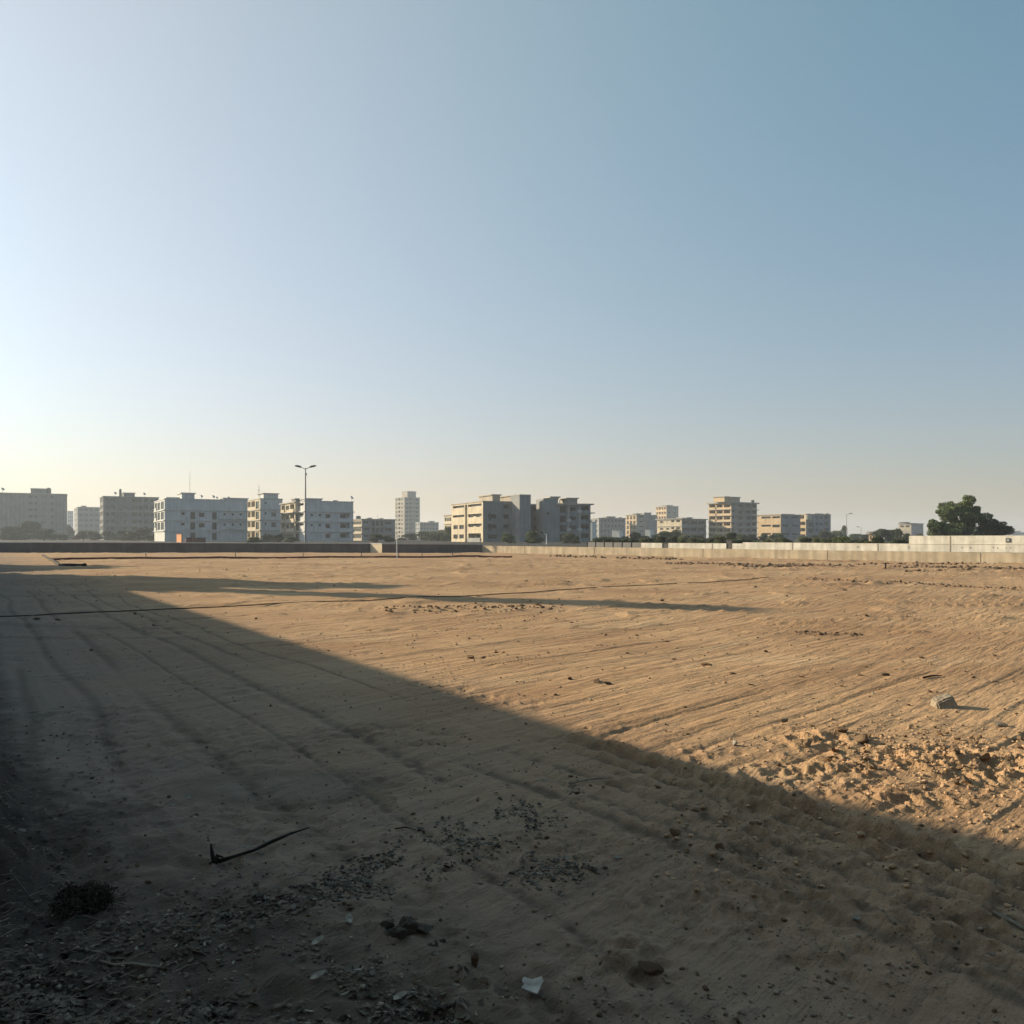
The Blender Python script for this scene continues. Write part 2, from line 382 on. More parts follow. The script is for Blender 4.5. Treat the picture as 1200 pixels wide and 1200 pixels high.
# ------------------------------------------------------------------ walls round the lot
def wall_run(name, pts, thick, mat, label, cat, cap=None, joints=0, jmat=None, nback=(0, 1)):
    """pts: list of (x, y, z0, z1) along the front face; nback pushes the thickness away"""
    root = empty(name, (pts[0][0], pts[0][1], 0)); tag(root, label, cat)
    ox, oy = pts[0][0], pts[0][1]
    w = MB()
    for (a, c) in zip(pts, pts[1:]):
        dx, dy = c[0]-a[0], c[1]-a[1]; l = math.hypot(dx, dy); nx, ny = -dy/l, dx/l
        if nx*nback[0]+ny*nback[1] < 0: nx, ny = -nx, -ny
        A0 = (a[0]-ox, a[1]-oy, a[2]); A1 = (a[0]-ox, a[1]-oy, a[3]); C0 = (c[0]-ox, c[1]-oy, c[2]); C1 = (c[0]-ox, c[1]-oy, c[3])
        sh = lambda q: (q[0]+nx*thick, q[1]+ny*thick, q[2])
        w.quad(A0, C0, C1, A1); w.quad(sh(A0), sh(A1), sh(C1), sh(C0)); w.quad(A1, C1, sh(C1), sh(A1))
        w.quad(A0, A1, sh(A1), sh(A0)); w.quad(C0, sh(C0), sh(C1), C1)
        if cap:
            cb = MB(); e = .05
            o = Vector((A1[0]-nx*e, A1[1]-ny*e, A1[2]+.003)); v = Vector(C1)-Vector(A1)
            cb.obox(o, v, (nx*(thick+2*e), ny*(thick+2*e), 0), (0, 0, .08)); cb.build('coping', cap, root)
        if joints:
            k = joints*rnd.uniform(.5, .9)
            while k < l:
                f = k/l; z1 = a[3]+(c[3]-a[3])*f; z0 = a[2]+(c[2]-a[2])*f
                jb = MB(); hw = .03
                jb.obox((A0[0]+dx*f-dx/l*hw-nx*.02, A0[1]+dy*f-dy/l*hw-ny*.02, z0), (dx/l*2*hw, dy/l*2*hw, 0), (nx*.02, ny*.02, 0), (0, 0, z1-z0-.01))
                jb.build('expansion_joint', jmat or M['dark_trim'], root); k += joints*rnd.uniform(.85, 1.15)
    w.build('wall_panel', mat, root)
    return root
JX0, JX1, JD = X(434, 91), X(448, 89.2), 89.2
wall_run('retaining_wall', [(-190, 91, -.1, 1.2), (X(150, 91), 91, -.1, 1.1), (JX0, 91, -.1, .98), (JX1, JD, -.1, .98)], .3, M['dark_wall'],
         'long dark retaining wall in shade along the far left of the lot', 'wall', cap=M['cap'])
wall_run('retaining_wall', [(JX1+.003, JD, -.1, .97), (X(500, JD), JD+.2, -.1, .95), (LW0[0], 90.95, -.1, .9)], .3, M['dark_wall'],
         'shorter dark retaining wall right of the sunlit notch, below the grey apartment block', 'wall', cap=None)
wall_run('retaining_wall', [(LW0[0]+.003, LW0[1]-.06, -.1, .78), (*lw_at(760), -.1, .76), (LW1[0], LW1[1], -.1, .70), (LW2[0], LW2[1], -.1, .66)], .3, M['conc_low'],
         'low sunlit tan concrete wall along the right side of the lot', 'wall', nback=(lnx, lny), joints=11, jmat=M['conc_low'])
a, c, e = lw_at(751, 1.5), lw_at(1065, 1.5), lw_at(1240, 1.5)
g1, g2 = lw_at(776, 1.5), lw_at(783, 1.5)
wall_run('boundary_wall', [(*a, STREET, 1.2), (*g1, STREET, 1.2)], .2, M['conc_white'], 'short whitewashed wall left of the dark gap near the far corner', 'wall', nback=(lnx, lny))
wall_run('boundary_wall', [(*g2, STREET, 1.2), (*lw_at(851, 1.5), STREET, 1.2)], .2, M['conc_white'], 'whitewashed wall between the two dark gate posts', 'wall', nback=(lnx, lny), joints=7, jmat=M['conc_low'])
wall_run('boundary_wall', [(*lw_at(858, 1.5), STREET, 1.2), (*lw_at(870, 1.5), STREET, 1.2), (*lw_at(870.5, 1.5), STREET, 1.3), (*c, STREET, 1.26)], .2, M['conc_white'],
         'long low whitewashed wall running up to the taller white wall', 'wall', nback=(lnx, lny), joints=6, jmat=M['conc_low'])
tw = wall_run('boundary_wall', [(c[0]+ldx*.01, c[1]+ldy*.01, STREET, 1.83), (*e, STREET, 1.84), (LW2[0]+lnx*1.5, LW2[1]+lny*1.5, STREET, 1.84)], .2, M['conc_white'],
         'tall whitewashed wall in front of the big green tree at right', 'wall', nback=(lnx, lny), joints=4.2, jmat=M['conc_low'])
nf_ = MB(); nd = Vector((JX1-JX0, JD-91, 0)); nn_ = Vector((nd.y, -nd.x, 0)).normalized()  # separate plate over the notch, paler to carry its sunlit tone
if nn_.x > 0: nn_ = -nn_
nr = [o for o in sc.objects if o.name == 'retaining_wall'][0]
q0 = Vector((JX0+190, 0, 0))+nd*.02; nf_.obox(q0+nn_*.003, nd*.96, nn_*.02, (0, 0, .97)); nf_.build('lit_return_face', M['cream'], nr)
# plaster ledge half way up and the little vent in the tall wall
lb = MB(); v = Vector((e[0]-c[0], e[1]-c[1], 0))
lb.obox((.03-lnx*.03, -.03-lny*.03, 1.24), v, (lnx*.03, lny*.03, 0), (0, 0, .03)); lb.build('ledge', M['conc_white'], tw)
vp = lw_at(1178.5, 1.5); vq = lw_at(1184, 1.5)
vb = MB(); o = Vector((vp[0]-c[0]-lnx*.04, vp[1]-c[1]-lny*.04, 1.39)); dv = Vector((vq[0]-vp[0], vq[1]-vp[1], 0))
vb.obox(o, dv, (lnx*.04, lny*.04, 0), (0, 0, .27)); vent = vb.build('vent_frame', M['metal_dark'], tw)
vb = MB(); vb.obox(o+dv*.2-Vector((lnx*.01, lny*.01, -.05)), dv*.6, (lnx*.01, lny*.01, 0), (0, 0, .17)); vb.build('vent_grille', M['metal_grey'], vent)
for (px, wpx, z0_, hh) in ((1003, 4, .92, .16), (1063.5, 2.5, .9, .22), (1126, 2, .95, .12), (1135.5, 3, .93, .18), (1163, 1.6, .98, .12), (1168, 1.8, .93, .14), (1178, 1.5, .97, .1), (1182.5, 2.5, .98, .1)):
    p_, p2_ = lw_at(px, 1.5), lw_at(px+wpx, 1.5)
    sb = MB(); o = Vector((p_[0]-c[0]-lnx*.006, p_[1]-c[1]-lny*.006, z0_)); dv = Vector((p2_[0]-p_[0], p2_[1]-p_[1], 0)); up = Vector((0, 0, hh)); nv = Vector((lnx, lny, 0))*.005
    sb.poly([o+dv*.1, o+dv*.7-up*.1, o+dv, o+dv*.95+up*.6, o+dv*.6+up, o+dv*.15+up*.8]); sb.build('patch', M['slab'], tw)
for (pa, pb, zt, lab) in ((776.5, 782.5, 1.16, 'dark gate post filling the gap in the white wall, nearer the apartment block'), (851.5, 857.5, 1.45, 'dark gate post under the dark bushy tree by the six storey building')):
    q0, q1 = lw_at(pa, 1.55), lw_at(pb, 1.55)
    g = MB(); g.obox((0, 0, 0), (q1[0]-q0[0], q1[1]-q0[1], 0), (lnx*.3, lny*.3, 0), (0, 0, zt-STREET))
    g.obox((-.04*ldx-.04*lnx, -.04*ldy-.04*lny, zt-STREET+.003), (q1[0]-q0[0]+.08*ldx, q1[1]-q0[1]+.08*ldy, 0), (lnx*.38, lny*.38, 0), (0, 0, .06))
    o = g.build('gate_post', M['fence_dark']); o.location = (q0[0], q0[1], STREET); tag(o, lab, 'gate post')
f0, f1 = lw_at(688, 4), lw_at(751, 2.2)
fr = empty('sheet_fence', (f0[0], f0[1], STREET)); tag(fr, 'dark sheet fence between the apartment block and the white wall', 'fence')
fb = MB(); d = Vector((f1[0]-f0[0], f1[1]-f0[1], 0))
fb.obox((0, 0, 0), d, (lnx*.05, lny*.05, 0), (0, 0, .52)); fb.build('fence_panel', M['fence_dark'], fr)
for k in range(7):
    pb = MB(); q = d*(k/6.0); pb.obox((q.x-.03, q.y-.08, 0), (.06, 0, 0), (0, .06, 0), (0, 0, .56)); pb.build('post', M['metal_dark'], fr)

# ------------------------------------------------------------------ buildings
_pane = {}
def pane(w, h, mat):
    k = (round(w, 2), round(h, 2), mat.name)
    if k not in _pane:
        b = MB(); b.quad((0, 0, 0), (w, 0, 0), (w, 0, h), (0, 0, h)); _pane[k] = b.mesh('window', mat)
    return _pane[k]
def uline(P, d, px):
    mm = (px-600)/F
    return (mm*P[1]-P[0])/(d[0]-mm*d[1])
FR = {'w': (.34, .78, .22), 's': (.52, .78, .2), 'l': (.12, .84, .25), 'b': (.36, .90, 1.3), 'o': (.03, .88, 1.6), 'h': (.62, .86, .6), 'r': (.0, 1.0, .45)}
def facade(mb, O, d, nrm, w, z0, z1, nf, cols, root, wins, rng_, fl0=0):
    """a wall with real openings; cols = (u0, u1, kind[, first floor, last floor]) in fractions of the width"""
    fh = (z1-z0)/nf; ops = []
    for cdef in cols:
        u0, u1, k = cdef[:3]; fa, fb_ = (cdef[3], cdef[4]) if len(cdef) > 3 else (fl0, nf-1)
        if k == 'r':
            ops.append((u0*w, u1*w, z0+fa*fh, z0+(fb_+1)*fh-.25, .45, k)); continue
        for fl in range(fa, fb_+1):
            v0, v1, dp = FR[k]
            ops.append((u0*w, u1*w, z0+(fl+v0)*fh, z0+(fl+v1)*fh, dp, k))
    us = sorted(set([0, w]+[o[0] for o in ops]+[o[1] for o in ops])); vs = sorted(set([z0, z1]+[o[2] for o in ops]+[o[3] for o in ops]))
    def P(u, z, dep=0): return (O[0]+d[0]*u-nrm[0]*dep, O[1]+d[1]*u-nrm[1]*dep, z)
    for i in range(len(us)-1):
        for j in range(len(vs)-1):
            uc, vc = (us[i]+us[i+1])/2, (vs[j]+vs[j+1])/2
            if any(o[0] < uc < o[1] and o[2] < vc < o[3] for o in ops): continue
            mb.quad(P(us[i], vs[j]), P(us[i+1], vs[j]), P(us[i+1], vs[j+1]), P(us[i], vs[j+1]))
    for (u0, u1, v0, v1, dp, k) in ops:
        mb.quad(P(u0, v0), P(u1, v0), P(u1, v0, dp), P(u0, v0, dp)); mb.quad(P(u0, v1), P(u0, v1, dp), P(u1, v1, dp), P(u1, v1))
        mb.quad(P(u0, v0), P(u0, v0, dp), P(u0, v1, dp), P(u0, v1)); mb.quad(P(u1, v0), P(u1, v1), P(u1, v1, dp), P(u1, v0, dp))
        mb.quad(P(u0, v0, dp), P(u1, v0, dp), P(u1, v1, dp), P(u0, v1, dp))
        if k == 'r': continue
        if k in ('b', 'o'): a0, a1, b0, b1 = u0+(u1-u0)*.18, u1-(u1-u0)*.2, v0+.1, v1-.35
        elif k == 'h': a0, a1, b0, b1 = u0+.1, u1-.1, v0+.05, v1-.05
        else: a0, a1, b0, b1 = u0+.05, u1-.05, v0+.05, v1-.05
        wins.append((P(a0, b0, dp-.02), a1-a0, b1-b0, math.atan2(d[1], d[0])))
        if k == 'o':
            rb = MB(); hh = .95; O3 = Vector(P(u0-.05, v0-.08, -.25)); dd = Vector((d[0], d[1], 0))*(u1-u0+.1); nn = Vector((-nrm[0], -nrm[1], 0))*.12
            rb.obox(O3, dd, nn, (0, 0, hh)); rb.obox(O3+Vector((0, 0, -.02)), dd, Vector((-nrm[0], -nrm[1], 0))*.245, (0, 0, .018)); rb.build('balcony_parapet', root['_pm'] and M[root['_pm']], root)
def block(root, xl, xc, xr, top, D, th, nf, front, left, wall, z0=STREET, depth=None, huts=(), bands=(), over=.25, lit_wall=None, parapet=.0, slabm='slab', roofz=.3, right=None, lw=None, parm=None, tanks=(), dishes=()):
    """a box of a building whose near corner stands at column xc and distance D; its shaded front runs to xr, its sunny flank to xl"""
    th = R(th); ox, oy = root.location.x, root.location.y
    C = (X(xc, D), D); f = (math.cos(th), math.sin(th)); bk = (-math.sin(th), math.cos(th))
    wf = uline(C, f, xr); wd = depth if depth else uline(C, bk, xl)
    zt = Z(top, D)
    C = (C[0]-ox, C[1]-oy)
    root['_pm'] = parm or wall
    wins = []
    mb = MB(); facade(mb, C, f, (math.sin(th), -math.cos(th)), wf, z0, zt, nf, front, root, wins, rnd)
    A = (C[0]+f[0]*wf, C[1]+f[1]*wf); B = (C[0]+bk[0]*wd, C[1]+bk[1]*wd); E = (A[0]+bk[0]*wd, A[1]+bk[1]*wd)
    mb.quad((*B, z0), (*E, z0), (*E, zt), (*B, zt)); mb.quad((*C, zt), (*A, zt), (*E, zt), (*B, zt))
    facade(mb, A, bk, f, wd, z0, zt, nf, right or (), root, wins, rnd)
    if lit_wall:  # flank coloured paler than the shaded front, sunlight put into its material
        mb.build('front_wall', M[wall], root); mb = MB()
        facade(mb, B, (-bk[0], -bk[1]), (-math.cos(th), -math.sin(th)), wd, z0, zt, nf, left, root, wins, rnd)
        mb.build('side_wall', M[lit_wall], root)
    else:
        facade(mb, B, (-bk[0], -bk[1]), (-math.cos(th), -math.sin(th)), wd, z0, zt, nf, left, root, wins, rnd)
        mb.build('wall', M[wall], root)
    for (q, w, h, az) in wins:
        o = link('window', pane(w, h, M['glass']), root); o.location = q; o.rotation_euler = (0, 0, az)
    F3, B3 = Vector((f[0], f[1], 0)), Vector((bk[0], bk[1], 0)); C3 = Vector((C[0], C[1], 0))
    rb = MB(); rb.obox(C3-F3*over-B3*over+Vector((0, 0, zt+.003)), F3*(wf+2*over), B3*(wd+2*over), (0, 0, roofz)); rb.build('roof', M[slabm], root)
    fh = (zt-z0)/nf
    for bd in bands:
        pr = .3 if isinstance(bd, int) else bd[1]; fl = bd if isinstance(bd, int) else bd[0]
        z = z0+fh*fl-.1
        sb = MB(); sb.obox(C3-F3*pr-B3*pr+Vector((0, 0, z)), F3*(wf+2*pr), B3*(pr-.003), (0, 0, .22)); sb.obox(C3-F3*pr-B3*.003+Vector((0, 0, z)), F3*(pr-.003), B3*wd, (0, 0, .22))
        sb.build('ledge', M[slabm], root)
    for hd in huts:
        p0, p1, tp, v0, v1 = hd[:5]; hm = hd[5] if len(hd) > 5 else wall
        Pw = (C[0]+ox+bk[0]*v0*wd, C[1]+oy+bk[1]*v0*wd)
        u0, u1 = uline(Pw, f, p0), uline(Pw, f, p1); Dh = Pw[1]+f[1]*u0; zh = Z(tp, Dh)
        o = C3+F3*u0+B3*(v0*wd)+Vector((0, 0, zt+roofz+.006)); dv = B3*((v1-v0)*wd); du = F3*(u1-u0); hh = zh-zt-roofz-.3
        hb = MB(); hb.obox(o, du, dv, (0, 0, hh)); h = hb.build('stair_head', M[hm], root)
        cb = MB(); cb.obox(o-F3*.3-B3*.3+Vector((0, 0, hh+.003)), du+F3*.6, dv+B3*.6, (0, 0, .25)); cb.build('roof_slab', M[slabm], h)
    for (px, v, r_, hh) in tanks:
        Pw = (C[0]+ox+bk[0]*v*wd, C[1]+oy+bk[1]*v*wd); u = uline(Pw, f, px); o = C3+F3*u+B3*(v*wd)+Vector((0, 0, zt+roofz+.02))
        tb = MB(); tb.tube([o, o+Vector((0, 0, hh*.85)), o+Vector((0, 0, hh))], [r_, r_, r_*.35], 12); tb.build('water_tank', M['dark_render'], root)
    for (px, v, s_) in dishes:
        Pw = (C[0]+ox+bk[0]*v*wd, C[1]+oy+bk[1]*v*wd); u = uline(Pw, f, px); o = C3+F3*u+B3*(v*wd)+Vector((0, 0, zt+roofz+.01))
        s_ *= .8; tb = MB(); tb.tube([o, o+Vector((0, 0, .9*s_))], .04*s_, 6); h0 = o+Vector((0, 0, .95*s_)); ax = Vector((.75, -.35, .55)).normalized()
        tb.tube([h0+ax*.22*s_, h0+ax*.12*s_, h0+ax*.04*s_, h0], [.5*s_, .4*s_, .24*s_, .05*s_], 12); tb.build('satellite_dish', M['metal_grey'], root)
    return dict(C=C3, f=F3, b=B3, wf=wf, wd=wd, zt=zt, fh=fh)
def ac_units(root, q, spots):
    for (u, fl) in spots:
        b = MB(); o = q['C']+q['f']*(q['wf']*u)-q['b']*.42+Vector((0, 0, STREET+q['fh']*fl)); b.obox(o, q['f']*.85, q['b']*.4, (0, 0, .6)); b.build('ac_unit', M['cap'], root)
def building(name, label, cat, xc, D):
    r = empty(name, (X(xc, D), D, 0)); return tag(r, label, cat)
def grid(n, w=.5, kind='w', a=0.03, b_=0.97, **kw):
    st = (b_-a)/n
    return [(a+st*i+st*(1-w)/2, a+st*i+st*(1+w)/2, kind) for i in range(n)]
AB = 'apartment_block'
# far left slab with the ribbed ends
r = building(AB, 'tall hazy grey apartment slab with vertical ribs at the far left edge', 'building', -14, 400)
q = block(r, -30, -14, 78, 577.5, 400, 28, 7, [(.02+.0*i, .02, 's', 0, -1) for i in range(0)]+[(.03+i*.055, .03+i*.055+.03, 'r', 0, 6) for i in range(8)]+[(.50, .56, 'w'), (.58, .62, 'w'), (.67, .69, 's'), (.71, .73, 's'), (.79, .83, 'w')]+[(.86+i*.045, .86+i*.045+.026, 'r', 0, 6) for i in range(3)],
      [], 'slate', depth=16, huts=[(36, 54, 572, .02, .5)], tanks=[(57, .3, 1.2, 3.2)], dishes=[(3, .2, 2.2)])
for k in [.03+.055*i for i in range(9)]+[.84+.045*i for i in range(4)]:
    pb = MB(); pb.obox(q['C']+q['f']*(q['wf']*k)-q['b']*.35+Vector((0, 0, STREET)), q['f']*(q['wf']*.012), q['b']*.347, (0, 0, q['zt']-STREET-.3)); pb.build('rib', M['grey_wall'], r)
r = building(AB, 'small distant grey block with horizontal bands between the two hazy slabs', 'building', 90, 520)
block(r, 87, 91, 117, 594.5, 520, 31, 6, grid(4, .8, 'w'), grid(2, .5), 'grey_wall', bands=[1, 2, 3, 4, 5], huts=[(96, 101, 592.5, .2, .6)])
r = building(AB, 'pale sunlit distant building just right of the ribbed slab', 'building', 79, 760)
block(r, 74, 79, 86, 599, 760, 32, 7, grid(3, .5), grid(2, .4), 'white_wall', depth=10)
r = building(AB, 'dark hazy apartment block with a square stair tower left of the white villa', 'building', 121, 330)
block(r, 117, 121, 186, 582, 330, 31, 6, [(.05, .10, 'w'), (.13, .2, 'b'), (.23, .27, 'r', 0, 5), (.29, .33, 'r', 0, 5), (.36, .41, 'w'), (.5, .6, 'b'), (.63, .69, 'w'), (.72, .8, 'b'), (.84, .9, 'w')], grid(3, .5, 'b'), 'slate',
      bands=[2, 4], huts=[(145, 158, 577, .02, .5)], dishes=[(135, .1, 1.6), (169, .1, 1.6)], tanks=[(141, .4, .5, 3.5)])
# white villa
r = building('villa', 'white flat roofed villa with sunlit balcony end and a mast on its roof', 'house', 193, 205)
q = block(r, 181, 193, 290, 585, 205, 30, 4, [(.19, .235, 's', 1, 2), (.30, .36, 'l', 0, 2), (.40, .47, 'w', 1, 2), (.56, .62, 'l', 0, 2), (.70, .73, 's', 1, 2), (.80, .83, 's', 1, 2), (.90, .93, 's', 1, 2)],
      [(.06, .26, 'o', 1, 3), (.32, .58, 'l', 1, 3), (.66, .94, 'l', 1, 3)], 'white_wall', bands=[1, 2, 3], over=.12, roofz=.25, slabm='white_wall', huts=[(213, 228, 577, .02, .35), (196, 209, 582.3, .2, .6), (262, 290, 583, .02, .6)], dishes=[(236, .1, 1), (250, .2, 1.1), (254, .3, .9), (268, .2, .9)])
ac_units(r, q, [(.25, 1.2), (.25, 2.2), (.5, 1.1), (.64, 2.15), (.76, 1.2), (.86, 2.2)])
for fl in (1, 2):           # the long shaded window slots on the right part
    for k in (.66, .62):
        sb = MB(); sb.obox(q['C']+q['f']*(q['wf']*.655)-q['b']*.28+Vector((0, 0, STREET+q['fh']*(fl+.93 if k > .63 else fl+.1))), q['f']*(q['wf']*.34), q['b']*.27, (0, 0, .22)); sb.build('canopy', M['slab'], r)
r = building('villa', 'white villa with a tall plain stair tower and sunlit yellow balconies on its left', 'house', 305, 232)
block(r, 289, 305, 331, 585, 232, 32, 4, [(.2, .28, 's'), (.5, .7, 'w', 1, 2)], [(.08, .3, 'b'), (.36, .62, 'b'), (.68, .92, 'l')], 'white_wall', lit_wall='cream', bands=[1, 2, 3], over=.1, huts=[(309, 326, 577.5, .0, .4)], dishes=[(308, .3, 1.2)])
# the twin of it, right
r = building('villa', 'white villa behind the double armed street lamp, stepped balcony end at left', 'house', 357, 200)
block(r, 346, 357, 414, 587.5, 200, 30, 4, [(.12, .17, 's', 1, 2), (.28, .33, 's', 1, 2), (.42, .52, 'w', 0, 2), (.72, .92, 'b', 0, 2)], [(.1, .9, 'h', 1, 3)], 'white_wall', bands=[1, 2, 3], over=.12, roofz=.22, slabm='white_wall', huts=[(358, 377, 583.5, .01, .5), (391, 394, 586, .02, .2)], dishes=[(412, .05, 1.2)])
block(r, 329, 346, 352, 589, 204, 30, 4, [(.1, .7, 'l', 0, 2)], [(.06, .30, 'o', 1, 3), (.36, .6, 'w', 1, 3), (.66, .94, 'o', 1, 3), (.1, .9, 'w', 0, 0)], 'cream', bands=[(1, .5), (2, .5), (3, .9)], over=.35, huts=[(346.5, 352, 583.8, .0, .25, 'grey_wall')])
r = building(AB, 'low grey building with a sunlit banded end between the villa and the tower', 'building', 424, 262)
block(r, 413, 424, 463, 609, 262, 36, 3, [(.06, .2, 's'), (.3, .38, 'l'), (.42, .5, 'l'), (.56, .62, 'l'), (.7, .9, 'w')], [(.05, .95, 'w')], 'grey_wall', lit_wall='cream', bands=[(1, .5), (2, .5)], over=.3, huts=[(432, 435, 606.5, .1, .3), (446, 448, 607, .1, .3)], tanks=[(420, .5, .8, 1)])
r = building('apartment_tower', 'slender pale residential tower standing alone left of centre', 'tower', 474, 600)
block(r, 463, 474, 492, 583, 600, 33, 10, [(.08, .22, 'w'), (.3, .5, 'b'), (.58, .66, 's'), (.72, .92, 'w')], [(.08, .28, 'w'), (.36, .56, 'b'), (.66, .86, 'w')], 'beige', bands=[2, 4, 6, 8], over=.3, huts=[(477.5, 487.5, 575.5, .15, .75)])
r = building(AB, 'small far grey block in haze right of the slender tower', 'building', 492, 520)
block(r, 488, 492, 514, 612.5, 520, 18, 4, grid(6, .5), grid(2), 'grey_wall', depth=14, huts=[(503, 509, 610.5, .1, .5)])
# central complex
r = building(AB, 'large grey four storey apartment complex with stair towers at the centre', 'building', 566, 178)
r0 = building(AB, 'small cream end building peeping out left of the central grey complex', 'building', 529, 250)
block(r0, 520.5, 529.5, 540, 604, 250, 25, 3, [(.2, .7, 'w')], [(.08, .34, 'w'), (.4, .62, 'w'), (.68, .92, 'w')], 'cream', bands=[(2, .4)], over=.4)
block(r, 529, 566, 610, 588, 178, 24, 4, [(.13, .36, 'w', 0, 2), (.16, .22, 'l', 1, 2), (.54, .68, 'w'), (.76, .92, 'w')], [(.02, .06, 's', 0, -1), (.05, .43, 'h', 2, 3), (.07, .22, 'w', 0, 1), (.27, .42, 'w', 0, 1), (.455, .525, 'r', 0, 3), (.55, .96, 'h', 1, 3), (.56, .94, 'o', 0, 0), (.58, .72, 's', 1, 2), (.8, .92, 's', 1, 2)], 'grey_wall', lit_wall='cream', over=.12, roofz=.2, slabm='beige', bands=[],
      huts=[(577, 586, 579, .35, .75, 'beige'), (604, 614, 579.5, .3, .9, 'beige')])
block(r, 600, 609, 622, 580, 176.5, 24, 4, [(.3, .5, 's', 0, -1)], [], 'grey_wall', depth=5, over=.05, roofz=.12)
block(r, 616, 622, 640, 592, 185, 6, 4, [(.15, .45, 'w'), (.6, .9, 'o')], [], 'dark_render', depth=7, over=.05)
block(r, 633, 637, 654, 584.5, 177, 14, 4, [(.2, .42, 's', 2, 2)], [], 'grey_wall', depth=6, over=.05, roofz=.12, huts=[(645.5, 655, 581.5, .4, .95)])
q = block(r, 648, 653, 692, 591.5, 178, 15, 4, [(.08, .26, 'l', 0, 3), (.38, .56, 'w', 1, 3), (.39, .55, 'l', 0, 0), (.70, .95, 'o', 0, 3)], [], 'grey_wall', depth=11, over=.6, roofz=.3, huts=[(664.5, 676.5, 583, .1, .6, 'beige'), (646, 650, 584, .7, .95, 'beige')])
ac_units(r, q, [(.29, 1.2), (.29, 2.2), (.6, 1.2), (.6, 3.15)])
for k in (.33, .66): # brick-dark pilasters on the right wing
    pb = MB(); pb.obox(q['C']+q['f']*(q['wf']*k-.2)-q['b']*.3+Vector((0, 0, STREET)), q['f']*.45, q['b']*.297, (0, 0, q['zt']-STREET-.02)); pb.build('pilaster', M['slab'], r)
pb = MB(); pb.obox(q['C']+q['f']*(q['wf']+.003)-q['b']*.5+Vector((0, 0, STREET+q['fh']*3.1)), q['f']*.9, q['b']*3, (0, 0, .2)); pb.build('canopy', M['slab'], r)
r = building(AB, 'wide grey hazy block just right of the central complex', 'building', 702, 420)
block(r, 697, 702, 733, 607.5, 420, 16, 4, grid(7, .5), grid(2), 'grey_wall', depth=15, huts=[(711, 721, 605, .1, .5), (726, 728, 606, .1, .3)], over=.4, bands=[1, 2, 3])
r = building(AB, 'beige mid rise pair with sunlit left end, left of the far tower', 'building', 747, 430)
block(r, 733.5, 746, 757, 603.5, 430, 30, 5, [(.3, .7, 's')], [(.1, .28, 'l'), (.4, .6, 'l'), (.7, .9, 'l')], 'beige', lit_wall='ochre', over=.4, huts=[(745, 750, 601.5, 0, .3)])
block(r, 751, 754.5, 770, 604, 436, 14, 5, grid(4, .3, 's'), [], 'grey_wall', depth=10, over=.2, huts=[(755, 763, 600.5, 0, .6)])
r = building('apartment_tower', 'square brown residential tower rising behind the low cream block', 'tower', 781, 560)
block(r, 768.5, 781, 795, 593.5, 560, 30, 7, [(.15, .3, 's'), (.6, .8, 's')], [(.06, .2, 'b'), (.28, .46, 'b'), (.54, .7, 'b'), (.78, .94, 'b')], 'beige', lit_wall='ochre', over=.3, huts=[(781.5, 788.5, 591.8, 0, .4)])
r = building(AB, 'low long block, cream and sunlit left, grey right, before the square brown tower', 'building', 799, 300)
block(r, 770, 799, 827.5, 608.5, 300, 38, 3, [(.05, .3, 'w'), (.36, .6, 'w'), (.66, .92, 'w')], [(.12, .26, 's', 1, 2), (.38, .5, 's', 1, 1), (.58, .7, 'h'), (.78, .93, 'h')], 'grey_wall', lit_wall='cream', over=.5, bands=[1, 2], huts=[(805, 811, 606, .1, .5)])
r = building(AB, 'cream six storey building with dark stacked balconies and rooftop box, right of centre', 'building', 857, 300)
block(r, 830.5, 857, 887, 589.5, 300, 36, 6, [(.02, .12, 's'), (.28, .42, 'w'), (.58, .74, 'b'), (.8, .97, 'o')], [(.03, .3, 'o'), (.35, .62, 'b'), (.67, .95, 'b')], 'beige', lit_wall='ochre', parm='ochre', over=.7, roofz=.45, bands=[(k, .55) for k in range(1, 6)], huts=[(857.5, 867, 582, .03, .4, 'ochre'), (849, 857, 581.5, .12, .6, 'ochre')], tanks=[(882, .3, .6, 1.3)])
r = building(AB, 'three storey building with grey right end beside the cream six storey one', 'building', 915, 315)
block(r, 887.5, 915, 938, 603.5, 315, 37, 3, [(.1, .4, 'h'), (.55, .9, 'h')], [(.18, .58, 'h', 0, 2), (.64, .97, 'h', 0, 2), (.66, .94, 's', 0, 1)], 'grey_wall', lit_wall='ochre', over=.25, bands=[], huts=[(916, 930, 602, .05, .5)])
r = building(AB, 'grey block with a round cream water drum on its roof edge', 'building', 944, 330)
block(r, 936.5, 944.5, 973.5, 603, 330, 33, 4, [(.1, .3, 'l', 1, 2), (.38, .48, 'w'), (.56, .66, 'w'), (.74, .9, 'b')], [(.1, .9, 'b')], 'grey_wall', lit_wall='ochre', over=.15, huts=[(955, 964, 601.5, .1, .6), (968, 971, 601.5, 0, .3)])
tb = MB(); tb.tube([(1.2, .8, Z(609, 330)), (1.2, .8, Z(602, 330))], 1.35, 14); tb.build('water_drum', M['cream'], r)
r = building(AB, 'small far cream house above the trees left of the big green tree', 'house', 1068, 480)
block(r, 1053, 1068, 1082, 613.5, 480, 46, 2, [(.1, .9, 'h')], [(.15, .42, 's'), (.56, .85, 's')], 'grey_wall', lit_wall='cream', over=.5, bands=[1], huts=[(1060, 1066, 611.5, .1, .5, 'cream')])
r = building('hut', 'little sunlit ochre hut among trees below the far cream house', 'hut', 1026, 200)
